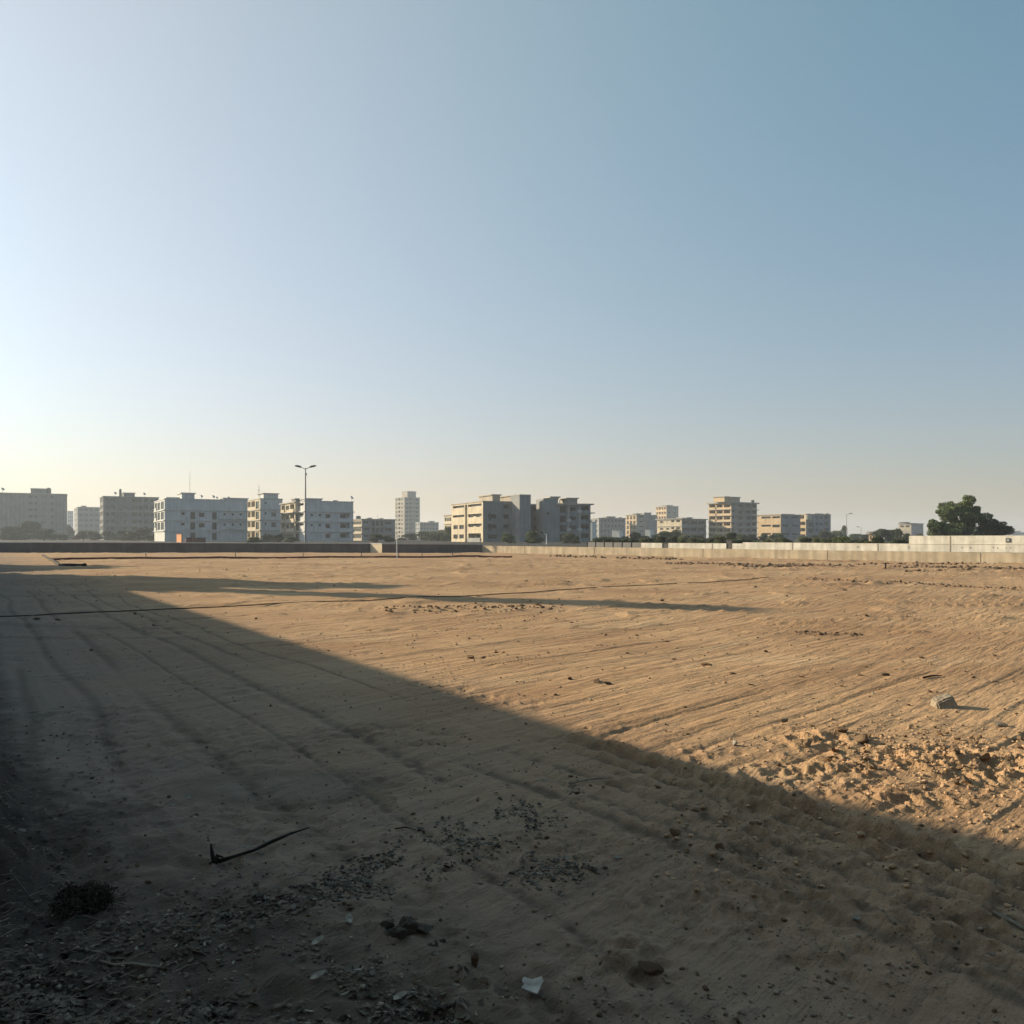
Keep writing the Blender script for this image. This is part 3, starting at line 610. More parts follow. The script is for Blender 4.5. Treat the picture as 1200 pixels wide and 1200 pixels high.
block(r, 1018, 1026, 1031, 625.5, 200, 46, 1, [(.2, .6, 'w')], [(.2, .4, 'w'), (.6, .8, 'w')], 'ochre', over=.5, huts=[(1022, 1026, 622.5, .1, .7, 'ochre')])
for (x0, x1, tp, bt, D, lab) in ((717, 726, 621.2, 631, 240, 'small white sunlit hut behind the trees in front of the wide hazy block'), (756, 762, 620.5, 630, 250, 'small white sunlit hut behind the trees in front of the beige pair'), (690, 694, 612, 640, 215, 'narrow cream sunlit wall slice at the right edge of the central complex')):
    r = building('hut', lab, 'hut', x0, D)
    block(r, x0-1, x0, x1, tp, D, -28, 1, [], [], 'hut_white', depth=3, over=.1, roofz=.12)
r = building('kiosk', 'small orange sunlit kiosk on the wall below the white villa', 'kiosk', 211.5, 150)
block(r, 207, 212.5, 214, 626.5, 150, 38, 1, [(.2, .7, 'w')], [(.45, .52, 'l')], 'orange', over=.08, roofz=.08, slabm='orange')
r = building('shed', 'low dark red shed in shade at the foot of the white villa', 'shed', 218, 160)
block(r, 214.5, 218, 241, 630.5, 160, 24, 1, [(.2, .3, 'w'), (.6, .7, 'w')], [], 'pipe_red', depth=3, over=.12, roofz=.1, slabm='dark_trim')
r = building(AB, 'farthest faint block at the right edge of the photo behind the tall white wall', 'building', 1186, 900)
block(r, 1183, 1186, 1230, 624, 900, 20, 3, grid(5), [], 'grey_wall', depth=12, huts=[(1190, 1196, 622, .1, .5)])

# ------------------------------------------------------------------ houses to the left of the viewer (they throw the long shadow)
K = 1/math.tan(R(SUN_EL)); KS = 3.487/K
def side_house(name, label, corner, du, dv, roof, mats, huts=(), nf=1, slope=None):
    r = empty(name, (corner[0], corner[1], 0)); tag(r, label, 'house')
    du, dv = Vector((*du, 0)), Vector((*dv, 0)); w = MB(); lu = du.length; wins = []
    n = -dv.normalized(); cols = grid(max(2, int(lu/4)), .35, 'w')
    facade(w, (0, 0), tuple(du.normalized())[:2], (n.x, n.y), lu, -.1, roof, nf, cols, r, wins, rnd)
    z = lambda v, zz: (v.x, v.y, zz)
    O = Vector((0, 0, 0))
    for (a_, b_) in ((du, du+dv), (du+dv, dv), (dv, O)): w.quad(z(a_, -.1), z(b_, -.1), z(b_, roof), z(a_, roof))
    w.quad(z(O, roof), z(du, roof), z(du+dv, roof), z(dv, roof)); w.build('wall', mats, r)
    for (q, ww, h, az) in wins:
        o = link('window', pane(ww, h, M['glass']), r); o.location = q; o.rotation_euler = (0, 0, az)
    for (o, a_, b_, h0, h1) in huts:
        hb = MB(); hb.obox((o[0], o[1], h0), (*a_, 0), (*b_, 0), (0, 0, h1-h0)); hb.build('stair_head', mats, r)
    if slope:
        pb = MB()
        for (s0, s1, h0, h1) in slope:
            d = du.normalized(); t_ = dv.normalized()*.2
            a0, a1 = d*s0, d*s1
            q = [z(a0, roof-.01), z(a1, roof-.01), z(a1, roof+h1), z(a0, roof+h0)]
            q2 = [(p[0]+t_.x, p[1]+t_.y, p[2]) for p in q]
            pb.quad(*q); pb.quad(*q2[::-1]); pb.quad(q[3], q[2], q2[2], q2[3]); pb.quad(q[0], q2[0], q2[3], q[3]); pb.quad(q[1], q[2], q2[2], q2[1])
        pb.build('parapet', mats, r)
    return r
SET = 5.0
snn = -(SX*NX+SY*NY)
H1 = (4.5+SET)*snn**-1/K
far_end = (-16.2-(-SX)*H1*K, 31.2-(-SY)*H1*K)
far_end = (-16.2+SX*H1*K, 31.2+SY*H1*K)
tf = far_end[0]*UX+far_end[1]*UY
P0 = (UX*tf-NX*SET, UY*tf-NY*SET)               # far corner on the house line
L1 = tf+22
side_house('house', 'long low house just left of the lot, seen only by its foreground shadow', P0, (-UX*L1, -UY*L1), (-NX*9, -NY*9), H1, M['grey_wall'], nf=2,
           slope=[(tf-20.9, tf-18.9, 0.0, .10*KS), (tf-18.9, tf-15.5, .10*KS, .75*KS), (tf-15.5, L1-.1, .75*KS, .75*KS)])
def sq(s, q): return (-SX*s-(SY)*q*-1*0+(-0)*q+(SY)*q, -SY*s+(-SX)*q)
# s runs with the light, q across it
e_s = Vector((-SX, -SY)); e_q = Vector((SY, -SX))
if e_q.y < 0: e_q = -e_q
def at_sq(s, q): v = e_s*s+e_q*q; return (v.x, v.y)
o = at_sq(-44, 18.4)
side_house('house', 'two storey house with stair tower farther left, seen only by its pointed shadow', at_sq(-44, 25.0), tuple(e_q*-6.8), tuple(e_s*-8), 6.9*KS, M['beige'], nf=2,
           huts=[(tuple(e_q*-(25.0-20.6)), tuple(e_q*-1.7), tuple(e_s*-3), 6.9*KS, 11.95*KS), (tuple(e_q*-.3), tuple(e_q*-2.2), tuple(e_s*-3), 6.9*KS, 8.4*KS), (tuple(e_q*-2.5), tuple(e_q*-1.5), tuple(e_s*-3), 6.9*KS, 7.8*KS)])
side_house('house', 'low house beyond the others at left, seen only by its distant shadow', at_sq(-60, 33.5), tuple(e_q*-8.3), tuple(e_s*-9), 6.2*KS, M['white_wall'], nf=2)
# unseen block added behind the viewer to darken the near ground
r = side_house('house', 'unseen block added behind the viewer to shade the foreground from the open sky', (-16, -1.9), (40, 0), (0, -12), 7.4, M['grey_wall'], nf=2)

# ------------------------------------------------------------------ lamps, masts, posts
def street_lamp(px, top, D, label, arms=((-1, .62), (1, .62)), mat='metal_grey', base=STREET, r0=.13, r1=.06, spread=1.0, headl=.85):
    root = empty('street_lamp', (X(px, D), D, base)); tag(root, label, 'street lamp')
    h = Z(top, D)-base
    b = MB(); b.tube([(0, 0, 0), (0, 0, .25), (0, 0, .26), (0, 0, h*.55), (0, 0, h)], [r0*1.5, r0*1.5, r0, (r0+r1)/2, r1], 10); b.build('pole', M[mat], root)
    for s, rise in arms:
        a = MB(); a.tube([(0, 0, h-.15), (.28*s*spread, 0, h-.02), (.55*s*spread, 0, h+.12)], .045, 6); arm = a.build('arm', M[mat], root)
        hd = MB(); x0 = .5*s*spread
        hd.tube([(x0, 0, h+.1), (x0+.18*s, 0, h+.17), (x0+headl*.7*s, 0, h+.27), (x0+headl*s, 0, h+.27)], [.06, .13, .12, .05], 8); hd.build('lamp_head', M['metal_dark'], root)
    return root
l = street_lamp(358, 548.5, 100, 'tall double armed street lamp in front of the white villa')
cb = MB(); cb.box(-.02, .16, -.12, .12, 8.75, 9.0); cb.build('junction_box', M['metal_grey'], l)
street_lamp(640.5, 625.8, 120, 'small white lamp post with one arm before the central complex', arms=((-1, .3),), mat='metal_white', r0=.07, r1=.05, spread=.9, headl=.5)
street_lamp(992, 602.5, 260, 'faint thin far street lamp with one arm left of the far cream house', arms=((1, .3),), r0=.12, r1=.08, spread=1.6, headl=1.2)
street_lamp(1009, 618, 300, 'shortest faint far street lamp among the trees at right', arms=((-1, .3),), r0=.1, r1=.07, spread=1.4, headl=1.0)
def mast(px, top, bot, D, r_, label):
    b = MB(); h = Z(top, D)-Z(bot, D)
    b.tube([(0, 0, 0), (0, 0, h*.5), (0, 0, h)], [r_, r_*.8, r_*.5], 6)
    for k in (.55, .75): b.box(-r_*3.2, r_*3.2, -r_*.5, r_*.5, h*k, h*k+r_)
    b.box(-r_*3, r_*3, -r_*3, r_*3, 0, r_*2)
    o = b.build('radio_mast', M['metal_grey']); o.location = (X(px, D), D, Z(bot, D)); tag(o, label, 'mast')
mast(222.5, 552, 584, 212, .05, 'very thin radio mast on the roof of the white villa')
mast(303.5, 568, 595, 236, .11, 'dark chimney like mast on the roof beside the plain stair tower')
mast(442.5, 602, 611, 268, .05, 'short thin mast on the low grey building')
b = MB(); xx, DD = X(465, 68), 68.0
b.tube([(0, 0, 0), (0, 0, .05), (0, 0, .06), (0, 0, 1.9)], [.1, .1, .04, .035], 8); r = empty('marker_post', (xx, DD, gz(xx, DD))); tag(r, 'thin white post standing before the dark retaining wall', 'post')
b.build('pole', M['metal_white'], r); b = MB(); b.tube([(0, 0, 1.903), (0, 0, 1.98), (0, 0, 2.02)], [.06, .06, .01], 8); b.build('post_cap', M['metal_white'], r)
# dark stakes along the red pipe and by the right wall
st = MB(); st.tube([(0, 0, -.05), (.01, 0, .2), (0, .01, .42)], [.035, .033, .028], 6); st.tube([(0, .01, .421), (0, .01, .46)], [.045, .02], 6); stm = st.mesh('stake', M['metal_dark'])
for px in (171, 276, 355.5, 423.5, 467.5, 494.5, 530):
    xx, yy = gpt(px, 654); o = link('stake', stm); o.location = (xx, yy, gz(xx, yy)); o.rotation_euler = (rnd.uniform(-.05, .05), rnd.uniform(-.05, .05), rnd.uniform(0, 6))
    tag(o, 'dark stake standing along the red pipe below the dark wall', 'stake', 'stakes along the red pipe')
xx, yy = gpt(1037.5, 667.5)
b = MB(); b.tube([(0, 0, -.05), (.02, 0, .2), (-.01, 0, .31)], [.045, .04, .04], 7); b.tube([(-.04, 0, .27), (.12, .02, .30), (.22, .02, .26)], [.04, .03, .02], 6)
o = b.build('stake', M['stick_dark']); o.location = (xx, yy, gz(xx, yy)); tag(o, 'dark stub of a stake by the spoil ridge at right, below the white wall', 'stake')

# ------------------------------------------------------------------ pipe and hose lying on the lot
def lay(name, px_pts, rad, mat, label, cat, lift=.5, n=9):
    P = [gpt(*p) for p in px_pts]; pts = []
    for i in range(len(P)-1):
        for k in range(n):
            t = k/n; a = P[max(i-1, 0)]; b_ = P[i]; c_ = P[i+1]; d_ = P[min(i+2, len(P)-1)]
            f = lambda j: .5*((2*b_[j])+(-a[j]+c_[j])*t+(2*a[j]-5*b_[j]+4*c_[j]-d_[j])*t*t+(-a[j]+3*b_[j]-3*c_[j]+d_[j])*t**3)
            pts.append((f(0), f(1)))
    pts.append(P[-1]); A = np.array(pts); h = height(A[:, 0], A[:, 1])
    if n > 20: h = np.convolve(np.pad(h, 12, mode='edge'), np.ones(25)/25, 'valid')+.008
    b = MB(); x0, y0 = pts[0]
    b.tube([(p[0]-x0, p[1]-y0, hh+rad*lift) for p, hh in zip(pts, h)], rad, 8)
    o = b.build(name, mat, smooth=True); o.location = (x0, y0, 0); tag(o, label, cat); return o
lay('hose', [(-60, 724), (20, 722), (120, 717.5), (230, 712.5), (400, 705.5), (500, 701), (570, 698), (620, 694.8), (667, 690.8), (735, 686.5), (800, 684), (850, 681.5), (890, 679.8), (901, 680)], .0125, M['hose'], 'long black hose lying right across the sandy lot', 'hose', 1.0, 40)
lay('pipe', [(60, 656.2), (100, 655.4), (200, 655), (330, 654.4), (450, 653.6), (560, 653.2), (600, 653.4)], .085, M['pipe_red'], 'long rusty red pipe on the ground below the dark wall', 'pipe', .8)
lay('pipe', [(50, 651.4), (60, 657), (68, 661.5), (76, 664), (100, 664.8)], .09, M['stick_dark'], 'short bent dark strip at the far left, drawn for a ridge shadow line', 'pipe', .6)  # dark tube added to draw the shadow line of a ridge

# ------------------------------------------------------------------ trees
def leaf_cloud(clumps, per, size, seed, name, mat, squash=.85):
    """clumps (x, y, z, r): many small leaf faces through each clump's volume, denser towards its skin"""
    g = np.random.default_rng(seed); Vs = []; 
    for (cx, cy, cz, rr) in clumps:
        n = max(8, int(per*rr*rr)) if per > 0 else 40
        d = g.normal(size=(n, 3)); d /= np.linalg.norm(d, axis=1)[:, None]
        rad = rr*np.clip(g.uniform(.25, 1.12, (n, 1))**.55, 0, 1.1)
        c = np.array([cx, cy, cz])+d*rad*np.array([1, 1, squash])
        a = g.normal(size=(n, 3)); a /= np.linalg.norm(a, axis=1)[:, None]
        b = np.cross(a, g.normal(size=(n, 3))); b /= np.linalg.norm(b, axis=1)[:, None]
        s = size*g.uniform(.6, 1.4, (n, 1))
        Vs.append(np.stack([c-a*s, c-b*s*.55, c+a*s, c+b*s*.55], 1).reshape(-1, 3))
    V = np.concatenate(Vs); Fq = np.arange(len(V)).reshape(-1, 4)
    return np_mesh(name, V, Fq, mat)
def trunk_mesh(h, r_, limbs, seed, name='trunk'):
    g = random.Random(seed); b = MB()
    b.tube([(0, 0, -.05), (0, 0, .1*h), (g.uniform(-.03, .03)*h, 0, .5*h), (g.uniform(-.05, .05)*h, 0, h)], [r_*1.4, r_, r_*.8, r_*.35], 7)
    for (x, y, z) in limbs:
        b.tube([(0, 0, h*.35), (x*.5, y*.5, h*.35+(z-h*.35)*.6), (x, y, z)], [r_*.55, r_*.4, r_*.15], 5)
    return b.mesh(name, M['bark'], True)
VAR = []
for s in range(7):
    g = random.Random(100+s); cl = []
    tall = (.95, 1.0, .8, 1.0, .7, 1.0, .9)[s]
    for k in range(20):
        a = g.uniform(0, 6.283); rr = math.sqrt(g.random())*.36; zz = .10+.74*g.random()**1.1
        rr *= (1-.6*max(0, zz-.42)/.45)
        cl.append((math.cos(a)*rr, math.sin(a)*rr, zz*tall, g.uniform(.12, .20)))
    limbs = [(c[0]*.8, c[1]*.8, c[2]*.95) for c in cl[:5]]
    VAR.append((cl, limbs))
CROWN = {(s, mt): leaf_cloud(VAR[s][0], 15000, .026, 50+s, 'crown', M[mt]) for s in range(7) for mt in ('leaf', 'leaf_pale', 'leaf_dark')}
TRUNK = [trunk_mesh(.55, .03, VAR[s][1], s) for s in range(7)]
def tree(px, w, top, D, label, mt='leaf', group='trees behind the walls', base=STREET, name='tree', wmul=1.0):
    root = empty(name, (X(px, D), D, base), rnd.uniform(0, 6.28)); s = rnd.randrange(7)
    tag(root, label, 'bush' if name == 'bush' else 'tree', group)
    W = w/F*D*wmul*1.3; H = (Z(top, D)-base)*1.04
    root.scale = (W, W, H)
    link('crown', CROWN[(s, mt)], root); link('trunk', TRUNK[s], root)
    return root
TL = [  # column, width, top row, distance, foliage, label
 (12, 26, 617, 300, 'leaf_dark', None), (30, 34, 611, 310, 'leaf_dark', None), (52, 26, 620, 290, 'leaf_dark', None), (70, 20, 622, 300, 'leaf_dark', None), (82, 11, 613, 420, 'leaf_dark', None),
 (98, 22, 622, 300, 'leaf_dark', None), (112, 18, 623, 280, 'leaf_dark', None), (127, 16, 622, 290, 'leaf_dark', None), (148, 22, 619, 270, 'leaf_dark', None), (163, 30, 619, 260, 'leaf_dark', None), (179, 16, 624, 250, 'leaf_dark', None)]
for (px, w, tp, D, mt, _l) in TL:
    tree(px, w, tp, D, 'dark hazy tree at the foot of the hazy slabs at far left', mt, 'dark trees before the far left slabs')
def T(px, w, tp, D, mt, lab, name='tree'): tree(px, w, tp, D, lab, mt, base=STREET, name=name, group='bushes behind the walls' if name == 'bush' else 'trees behind the walls')
T(297, 17, 629.5, 140, 'leaf_pale', 'low bush below the sunlit yellow balconies', 'bush')
T(314, 20, 623, 180, 'leaf_dark', 'rounded bush at the foot of the plain stair tower, left one of its pair', 'bush')
T(326, 14, 624, 175, 'leaf_dark', 'smaller bush at the foot of the plain stair tower, right one of its pair', 'bush')
T(341, 17, 629, 150, 'leaf', 'low bush in front of the cream balconies by the lamp', 'bush')
T(441, 20, 625.5, 170, 'leaf_dark', 'dark round tree before the low grey building')
T(456, 14, 628, 170, 'leaf_dark', 'dark low bush between the low grey building and the white post', 'bush')
T(480, 22, 622, 300, 'leaf_dark', 'dark tree at the foot of the slender tower')
T(498, 26, 620, 290, 'leaf', 'broad tree right of the foot of the slender tower')
T(513, 26, 616, 240, 'leaf', 'tallest tree between the slender tower and the central complex')
T(525, 16, 618, 220, 'leaf', 'narrow tree touching the left edge of the central complex')
T(595.5, 15, 623, 140, 'leaf', 'small tree before the left wing of the central complex')
T(624.5, 20, 622.5, 140, 'leaf', 'small round tree before the recess of the central complex')
T(666, 14, 620, 140, 'leaf_pale', 'slim pale tree before the right wing of the central complex')
T(675, 10, 628, 138, 'leaf_dark', 'low dark bush beside the slim pale tree', 'bush')
row = [(704, 18, 628, 160, 'leaf_dark'), (716, 16, 629, 165, 'leaf'), (728, 20, 626, 170, 'leaf_dark'), (743, 18, 624, 180, 'leaf_dark'), (756, 14, 628, 170, 'leaf'), (766, 12, 627, 190, 'leaf_dark'), (778, 22, 622.5, 180, 'leaf'), (791, 22, 618.5, 200, 'leaf'), (804, 22, 622.5, 190, 'leaf_pale'), (817, 18, 627, 180, 'leaf_dark'), (829, 14, 628, 185, 'leaf_dark')]
for i, (px, w, tp, D, mt) in enumerate(row):
    T(px, w, tp, D, mt, 'tree in the leafy row between the central complex and the six storey building')
T(844, 20, 622.5, 150, 'leaf', 'broad tree at the left foot of the cream six storey building')
T(857, 15, 624, 110, 'leaf_dark', 'dark bushy tree right behind the second gate post')
T(870, 16, 622.5, 170, 'leaf', 'tree at the right foot of the cream six storey building')
T(882, 12, 626, 190, 'leaf_dark', 'small dark tree between the six storey and the three storey building')
T(895, 16, 624.5, 190, 'leaf_dark', 'dark tree below the sunlit end of the three storey building')
T(910, 18, 623.5, 180, 'leaf', 'bright tree before the middle of the three storey building')
T(941, 13, 625, 200, 'leaf', 'slim tree between the three storey building and the one with the drum')
T(956, 14, 627, 210, 'leaf_dark', 'low dark tree before the block with the water drum')
T(968, 20, 622.5, 200, 'leaf_dark', 'round dark tree at the right end of the block with the water drum')
T(981, 14, 619, 260, 'leaf', 'light tree left of the faint far street lamp')
T(989, 9, 616, 280, 'leaf_dark', 'narrow pointed tree by the faint far street lamp')
T(1002, 16, 623.5, 250, 'leaf', 'low tree right of the faint far street lamp')
T(1014, 14, 624, 220, 'leaf_dark', 'low tree left of the little ochre hut')
T(1034, 20, 614, 170, 'leaf_dark', 'tall dark tree right of the little ochre hut')
T(1045, 22, 617, 180, 'leaf_dark', 'dark broad tree below the far cream house')
T(1053, 8, 613, 175, 'leaf_dark', 'thin dark tree against the far cream house')
T(1062, 18, 624, 150, 'leaf_dark', 'low dark tree behind the step of the white wall')
T(1080, 14, 626, 150, 'leaf_dark', 'low dark bush left of the big green tree', 'bush')
def bush_row(px0, px1, step, off, tops, label, group):
    px = px0
    while px < px1:
        x_, y_ = lw_at(px, off+rnd.uniform(0, 3)); w_ = rnd.uniform(13, 22); tp = rnd.uniform(*tops)
        root = empty('bush', (x_, y_, STREET), rnd.uniform(0, 6.28)); tag(root, label, 'bush', group); s_ = rnd.randrange(7)
        W = w_/F*y_*1.25; root.scale = (W, W, Z(tp, y_)-STREET)
        link('crown', CROWN[(s_, rnd.choice(('leaf', 'leaf', 'leaf_dark', 'leaf_pale')))], root); link('trunk', TRUNK[s_], root)
        px += step*rnd.uniform(.7, 1.5)
bush_row(700, 835, 9, 9, (626, 631.5), 'low green bush growing just behind the dark fence and the left white wall', 'low bushes behind the left white wall')
bush_row(838, 985, 10, 7, (627, 632.5), 'low green bush just behind the white wall below the six and three storey buildings', 'low bushes behind the middle white wall')
bush_row(990, 1062, 10, 7, (627, 632), 'low green bush just behind the white wall near its step', 'low bushes behind the right white wall')
# the big tree and the thickets on either side of it
def clumps_px(L, D, px0, base, dy=1.0, seed=0):
    g = random.Random(seed); out = []
    for (px, py, r_) in L: out.append((X(px, D)-X(px0, D), g.uniform(-dy, dy), Z(py, D)-base, r_/F*D*1.58))
    return out
D = 96.0
def big(name, L, px0, label, mt, seed, th, tr, dy=1.1):
    root = empty(name, (X(px0, D), D, STREET)); tag(root, label, 'tree' if name == 'tree' else 'bush')
    cl = clumps_px(L, D, px0, STREET, dy, seed)
    g = random.Random(seed+5); extra = []
    for c in cl:
        for k in range(7):
            a = g.uniform(0, 6.283); e_ = g.uniform(-.6, 1.2); q = c[3]*1.05
            extra.append((c[0]+math.cos(a)*math.cos(e_)*q, c[1]+math.sin(a)*math.cos(e_)*q, c[2]+math.sin(e_)*q*.8, c[3]*g.uniform(.28, .5)))
    me = leaf_cloud(cl, 1700, .085, seed, 'crown', M[mt]); link('crown', me, root)
    me = leaf_cloud(extra, 2600, .07, seed+1, 'outer_foliage', M[mt]); link('crown', me, root)
    link('trunk', trunk_mesh(th, tr, [(c[0]*.9, c[1]*.9, c[2]) for c in cl], seed), root)
big('tree', [(1106, 600.5, 4.2), (1110, 606.5, 4.5), (1115, 594, 4.6), (1117, 601, 4.5), (1124, 599, 4.5), (1131, 592, 4.2), (1133, 586.5, 4), (1136, 599, 5), (1143, 600, 4.2), (1144, 606, 4.5), (1150, 605.5, 3.4), (1136, 607, 5), (1127, 607, 3.8), (1118, 608, 3.2), (1129, 596, 4)],
    1130, 'big green tree rising over the tall white wall at right', 'leaf', 11, 3.4, .22)
big('bush', [(1091, 618.5, 4), (1097, 615.5, 4.4), (1104, 618, 4.8), (1112, 620.5, 4.8), (1121, 617, 4.8), (1130, 615.5, 5), (1139, 614, 5), (1127, 623, 5.5), (1100, 624, 5), (1090, 625, 4), (1112, 626, 5), (1140, 623, 5)],
    1115, 'wide green thicket under the big tree, left part', 'leaf', 21, 1.2, .12)
big('bush', [(1149, 615.5, 5), (1157, 617, 5), (1166, 616.5, 5), (1172, 619, 4.6), (1178, 622, 3.6), (1153, 624, 5.5), (1164, 624.5, 5.5), (1173, 626, 5)],
    1162, 'very dark thicket right of the big tree', 'leaf_dark', 31, 1.2, .12)

# ------------------------------------------------------------------ stones, clods and litter on the lot
def stone_mesh(name, mat, seed, sub=2, sx=1, sy=1, sz=.7, rough=.28, flat=0):
    bm = bmesh.new(); bmesh.ops.create_icosphere(bm, subdivisions=max(sub, 3), radius=1)
    g = random.Random(seed); pl = []
    for k in range(13):
        d = Vector((g.gauss(0, 1), g.gauss(0, 1), g.gauss(0, 1))).normalized(); pl.append((d, g.uniform(.42, .85)))
    co = np.array([v.co for v in bm.verts])
    nz = fbm(co[:, 0]*1.4+seed*3.1+co[:, 2]*.8, co[:, 1]*1.4+co[:, 2]*1.3, 2, seed)
    nf = fbm(co[:, 0]*5+seed*2.1+co[:, 2]*3.8, co[:, 1]*5+co[:, 2]*4.3, 3, seed+3)
    for i, v in enumerate(bm.verts):
        p = v.co*(1+rough*nz[i])
        for (d, k) in pl:
            e = p.dot(d)
            if e > k: p = p-d*(e-k)*.95
        p = p*(1+.13*nf[i])
        v.co = Vector((p.x*sx, p.y*sy, p.z*sz))
    me = bpy.data.meshes.new(name); bm.to_mesh(me); bm.free(); me.materials.append(mat)
    return me
def drop(name, me, px, py, size, label, cat, group=None, sink=.3, rz=None, tilt=.2):
    x, y = gpt(px, py); o = link(name, me); o.scale = (size, size, size)
    o.rotation_euler = (rnd.uniform(-tilt, tilt), rnd.uniform(-tilt, tilt), rnd.uniform(0, 6.28) if rz is None else rz)
    o.location = (x, y, gz(x, y)+size*sink); tag(o, label, cat, group); return o
# the pale rock: a blunt wedge leaning to the left
bm = bmesh.new(); bmesh.ops.create_cube(bm, size=1)
pts = [(-.17, -.075, -.03), (-.12, .13, -.03), (-.15, -.03, .035), (-.10, .11, .07), (.045, -.125, -.03), (.12, .08, -.03), (.015, -.045, .105), (.065, .06, .12)]
for v in bm.verts:
    k = (v.co.x > 0)*4+(v.co.z > 0)*2+(v.co.y > 0)*1; v.co = Vector(pts[k])
bmesh.ops.bevel(bm, geom=list(bm.edges), offset=.014, segments=2, affect='EDGES')
bmesh.ops.triangulate(bm, faces=bm.faces[:]); bmesh.ops.subdivide_edges(bm, edges=bm.edges[:], cuts=4, use_grid_fill=True)
co = np.array([v.co for v in bm.verts]); nz = fbm(co[:, 0]*14+co[:, 2]*9, co[:, 1]*14+co[:, 2]*11, 4, 77)
for i, v in enumerate(bm.verts): v.co += v.co.normalized()*.016*nz[i]
me = bpy.data.meshes.new('rock'); bm.to_mesh(me); bm.free(); me.materials.append(M['rock'])
x, y = gpt(1112, 827); o = link('rock', me); o.location = (x, y, gz(x, y)+.015); o.rotation_euler = (0, 0, .12); tag(o, 'pale wedge shaped rock on the sunlit sand at right', 'rock')
drop('stone', stone_mesh('stone', M['scrap'], 5, 2, .8, .8, 1.1), 861, 876, .032, 'small white stone just above the shadow edge on the sand', 'stone', sink=.7)
drop('stone', stone_mesh('stone', M['rock'], 8, 2, 1, .8, .6), 919, 845, .05, 'low tan stone between the white stone and the pale rock', 'stone')
drop('stone', stone_mesh('stone', M['rock'], 9, 3, 1.2, .9, .55), 1172, 849, .06, 'flat pale stone with a dark side near the right edge', 'stone')
drop('stone', stone_mesh('stone', M['rock_dark'], 12, 3, 1.2, 1, .9, .35), 482, 1105, .062, 'largest grey stone of the heap in the shaded foreground', 'stone', sink=.35)
for (px, py, s_, sd) in ((466, 1108, .045, 13), (497, 1108, .04, 14), (471, 1117, .035, 15), (455, 1101, .035, 16)):
    drop('stone', stone_mesh('stone', M['rock_dark'], sd, 2, 1.1, 1, .8), px, py, s_, 'smaller grey stone beside the largest one in the shaded heap', 'stone', 'small stones of the shaded heap', .4)
drop('clod', stone_mesh('clod', M['clod_dark'], 17, 3, 1.6, 1, .45, .4), 762, 1140, .042, 'broad flat dark clod in the shaded foreground right of the white scrap', 'clod')
drop('clod', stone_mesh('clod', M['clod_dark'], 18, 2, .5, .5, 1.1, .2), 557, 1140, .035, 'small upright dark lump left of the white scrap', 'clod', sink=.6)
# clods scattered in the sun
CL = [stone_mesh('clod', M['clod'], 30+k, 2, 1.0+.5*(k % 3)/2, 1, .55+.12*(k % 2), .45) for k in range(6)]
CD = [stone_mesh('clod', M['clod_dark'], 40+k, 2, 1.2+.5*(k % 3)/2, .9, .5+.15*(k % 2), .45) for k in range(5)]
for (px, py, s_) in ((551, 773, .10), (566, 773, .06), (581, 765, .05), (590, 766, .05), (549, 749, .06), (700, 801, .09), (712, 803, .08), (825, 778, .09), (832, 779, .06), (668, 797, .06), (735, 766, .05), (704, 757, .04), (746, 743, .06), (781, 752, .06), (710, 743, .05), (670, 729, .06), (1008, 790, .06), (1037, 790, .07), (790, 771, .05), (897, 761, .07), (962, 742, .09), (923, 695, .10), (617, 682, .14), (776, 704, .14), (666, 682, .1), (990, 693, .1), (1015, 722, .09), (1080, 770, .07), (1165, 768, .06), (1140, 793, .05), (1015, 780, .05), (922, 700, .08), (885, 688, .1), (1168, 798, .05), (1090, 810, .04), (940, 793, .05), (880, 803, .05), (858, 790, .05), (986, 803, .04), (300, 725, .07), (158, 719, .08), (107, 762, .06), (42, 729, .12), (68, 726, .1), (180, 733, .06)):
    o = drop('clod', rnd.choice(CD), px, py, s_*.62, 'small dark clod of earth lying alone on the level lot', 'clod', 'clods scattered over the lot', .25)
g = random.Random(3)
for k in range(70):
    px = g.uniform(945, 1198); py = g.gauss(880, 22)
    if py < 840 or py > 935 or (px < 1010 and py < 850): continue
    if k % 6 == 0: px = g.uniform(760, 900); py = g.uniform(905, 1010)
    drop('clod', g.choice(CL), px, py, g.uniform(.014, .042), 'broken tan clod in the heap of turned earth at right' if px > 920 else 'dim tan clod in the shaded churned ground near the ruts', 'clod',
         'clods of the heap of turned earth' if px > 920 else 'clods by the ruts', .3, tilt=.6)
# specific larger clods with long shadows
for (px, py, s_, lab) in ((1010, 872, .06, 'flat slab like clod with a long shadow at the left of the turned earth'), (1120, 893, .06, 'round clod with a broad shadow in the middle of the turned earth'), (1152, 895, .06, 'biggest round clod with a pointed shadow in the turned earth'), (985, 858, .06, 'dark streak like clod at the left end of the turned earth')):
    drop('clod', g.choice(CL), px, py, s_, lab, 'clod', None, .45)
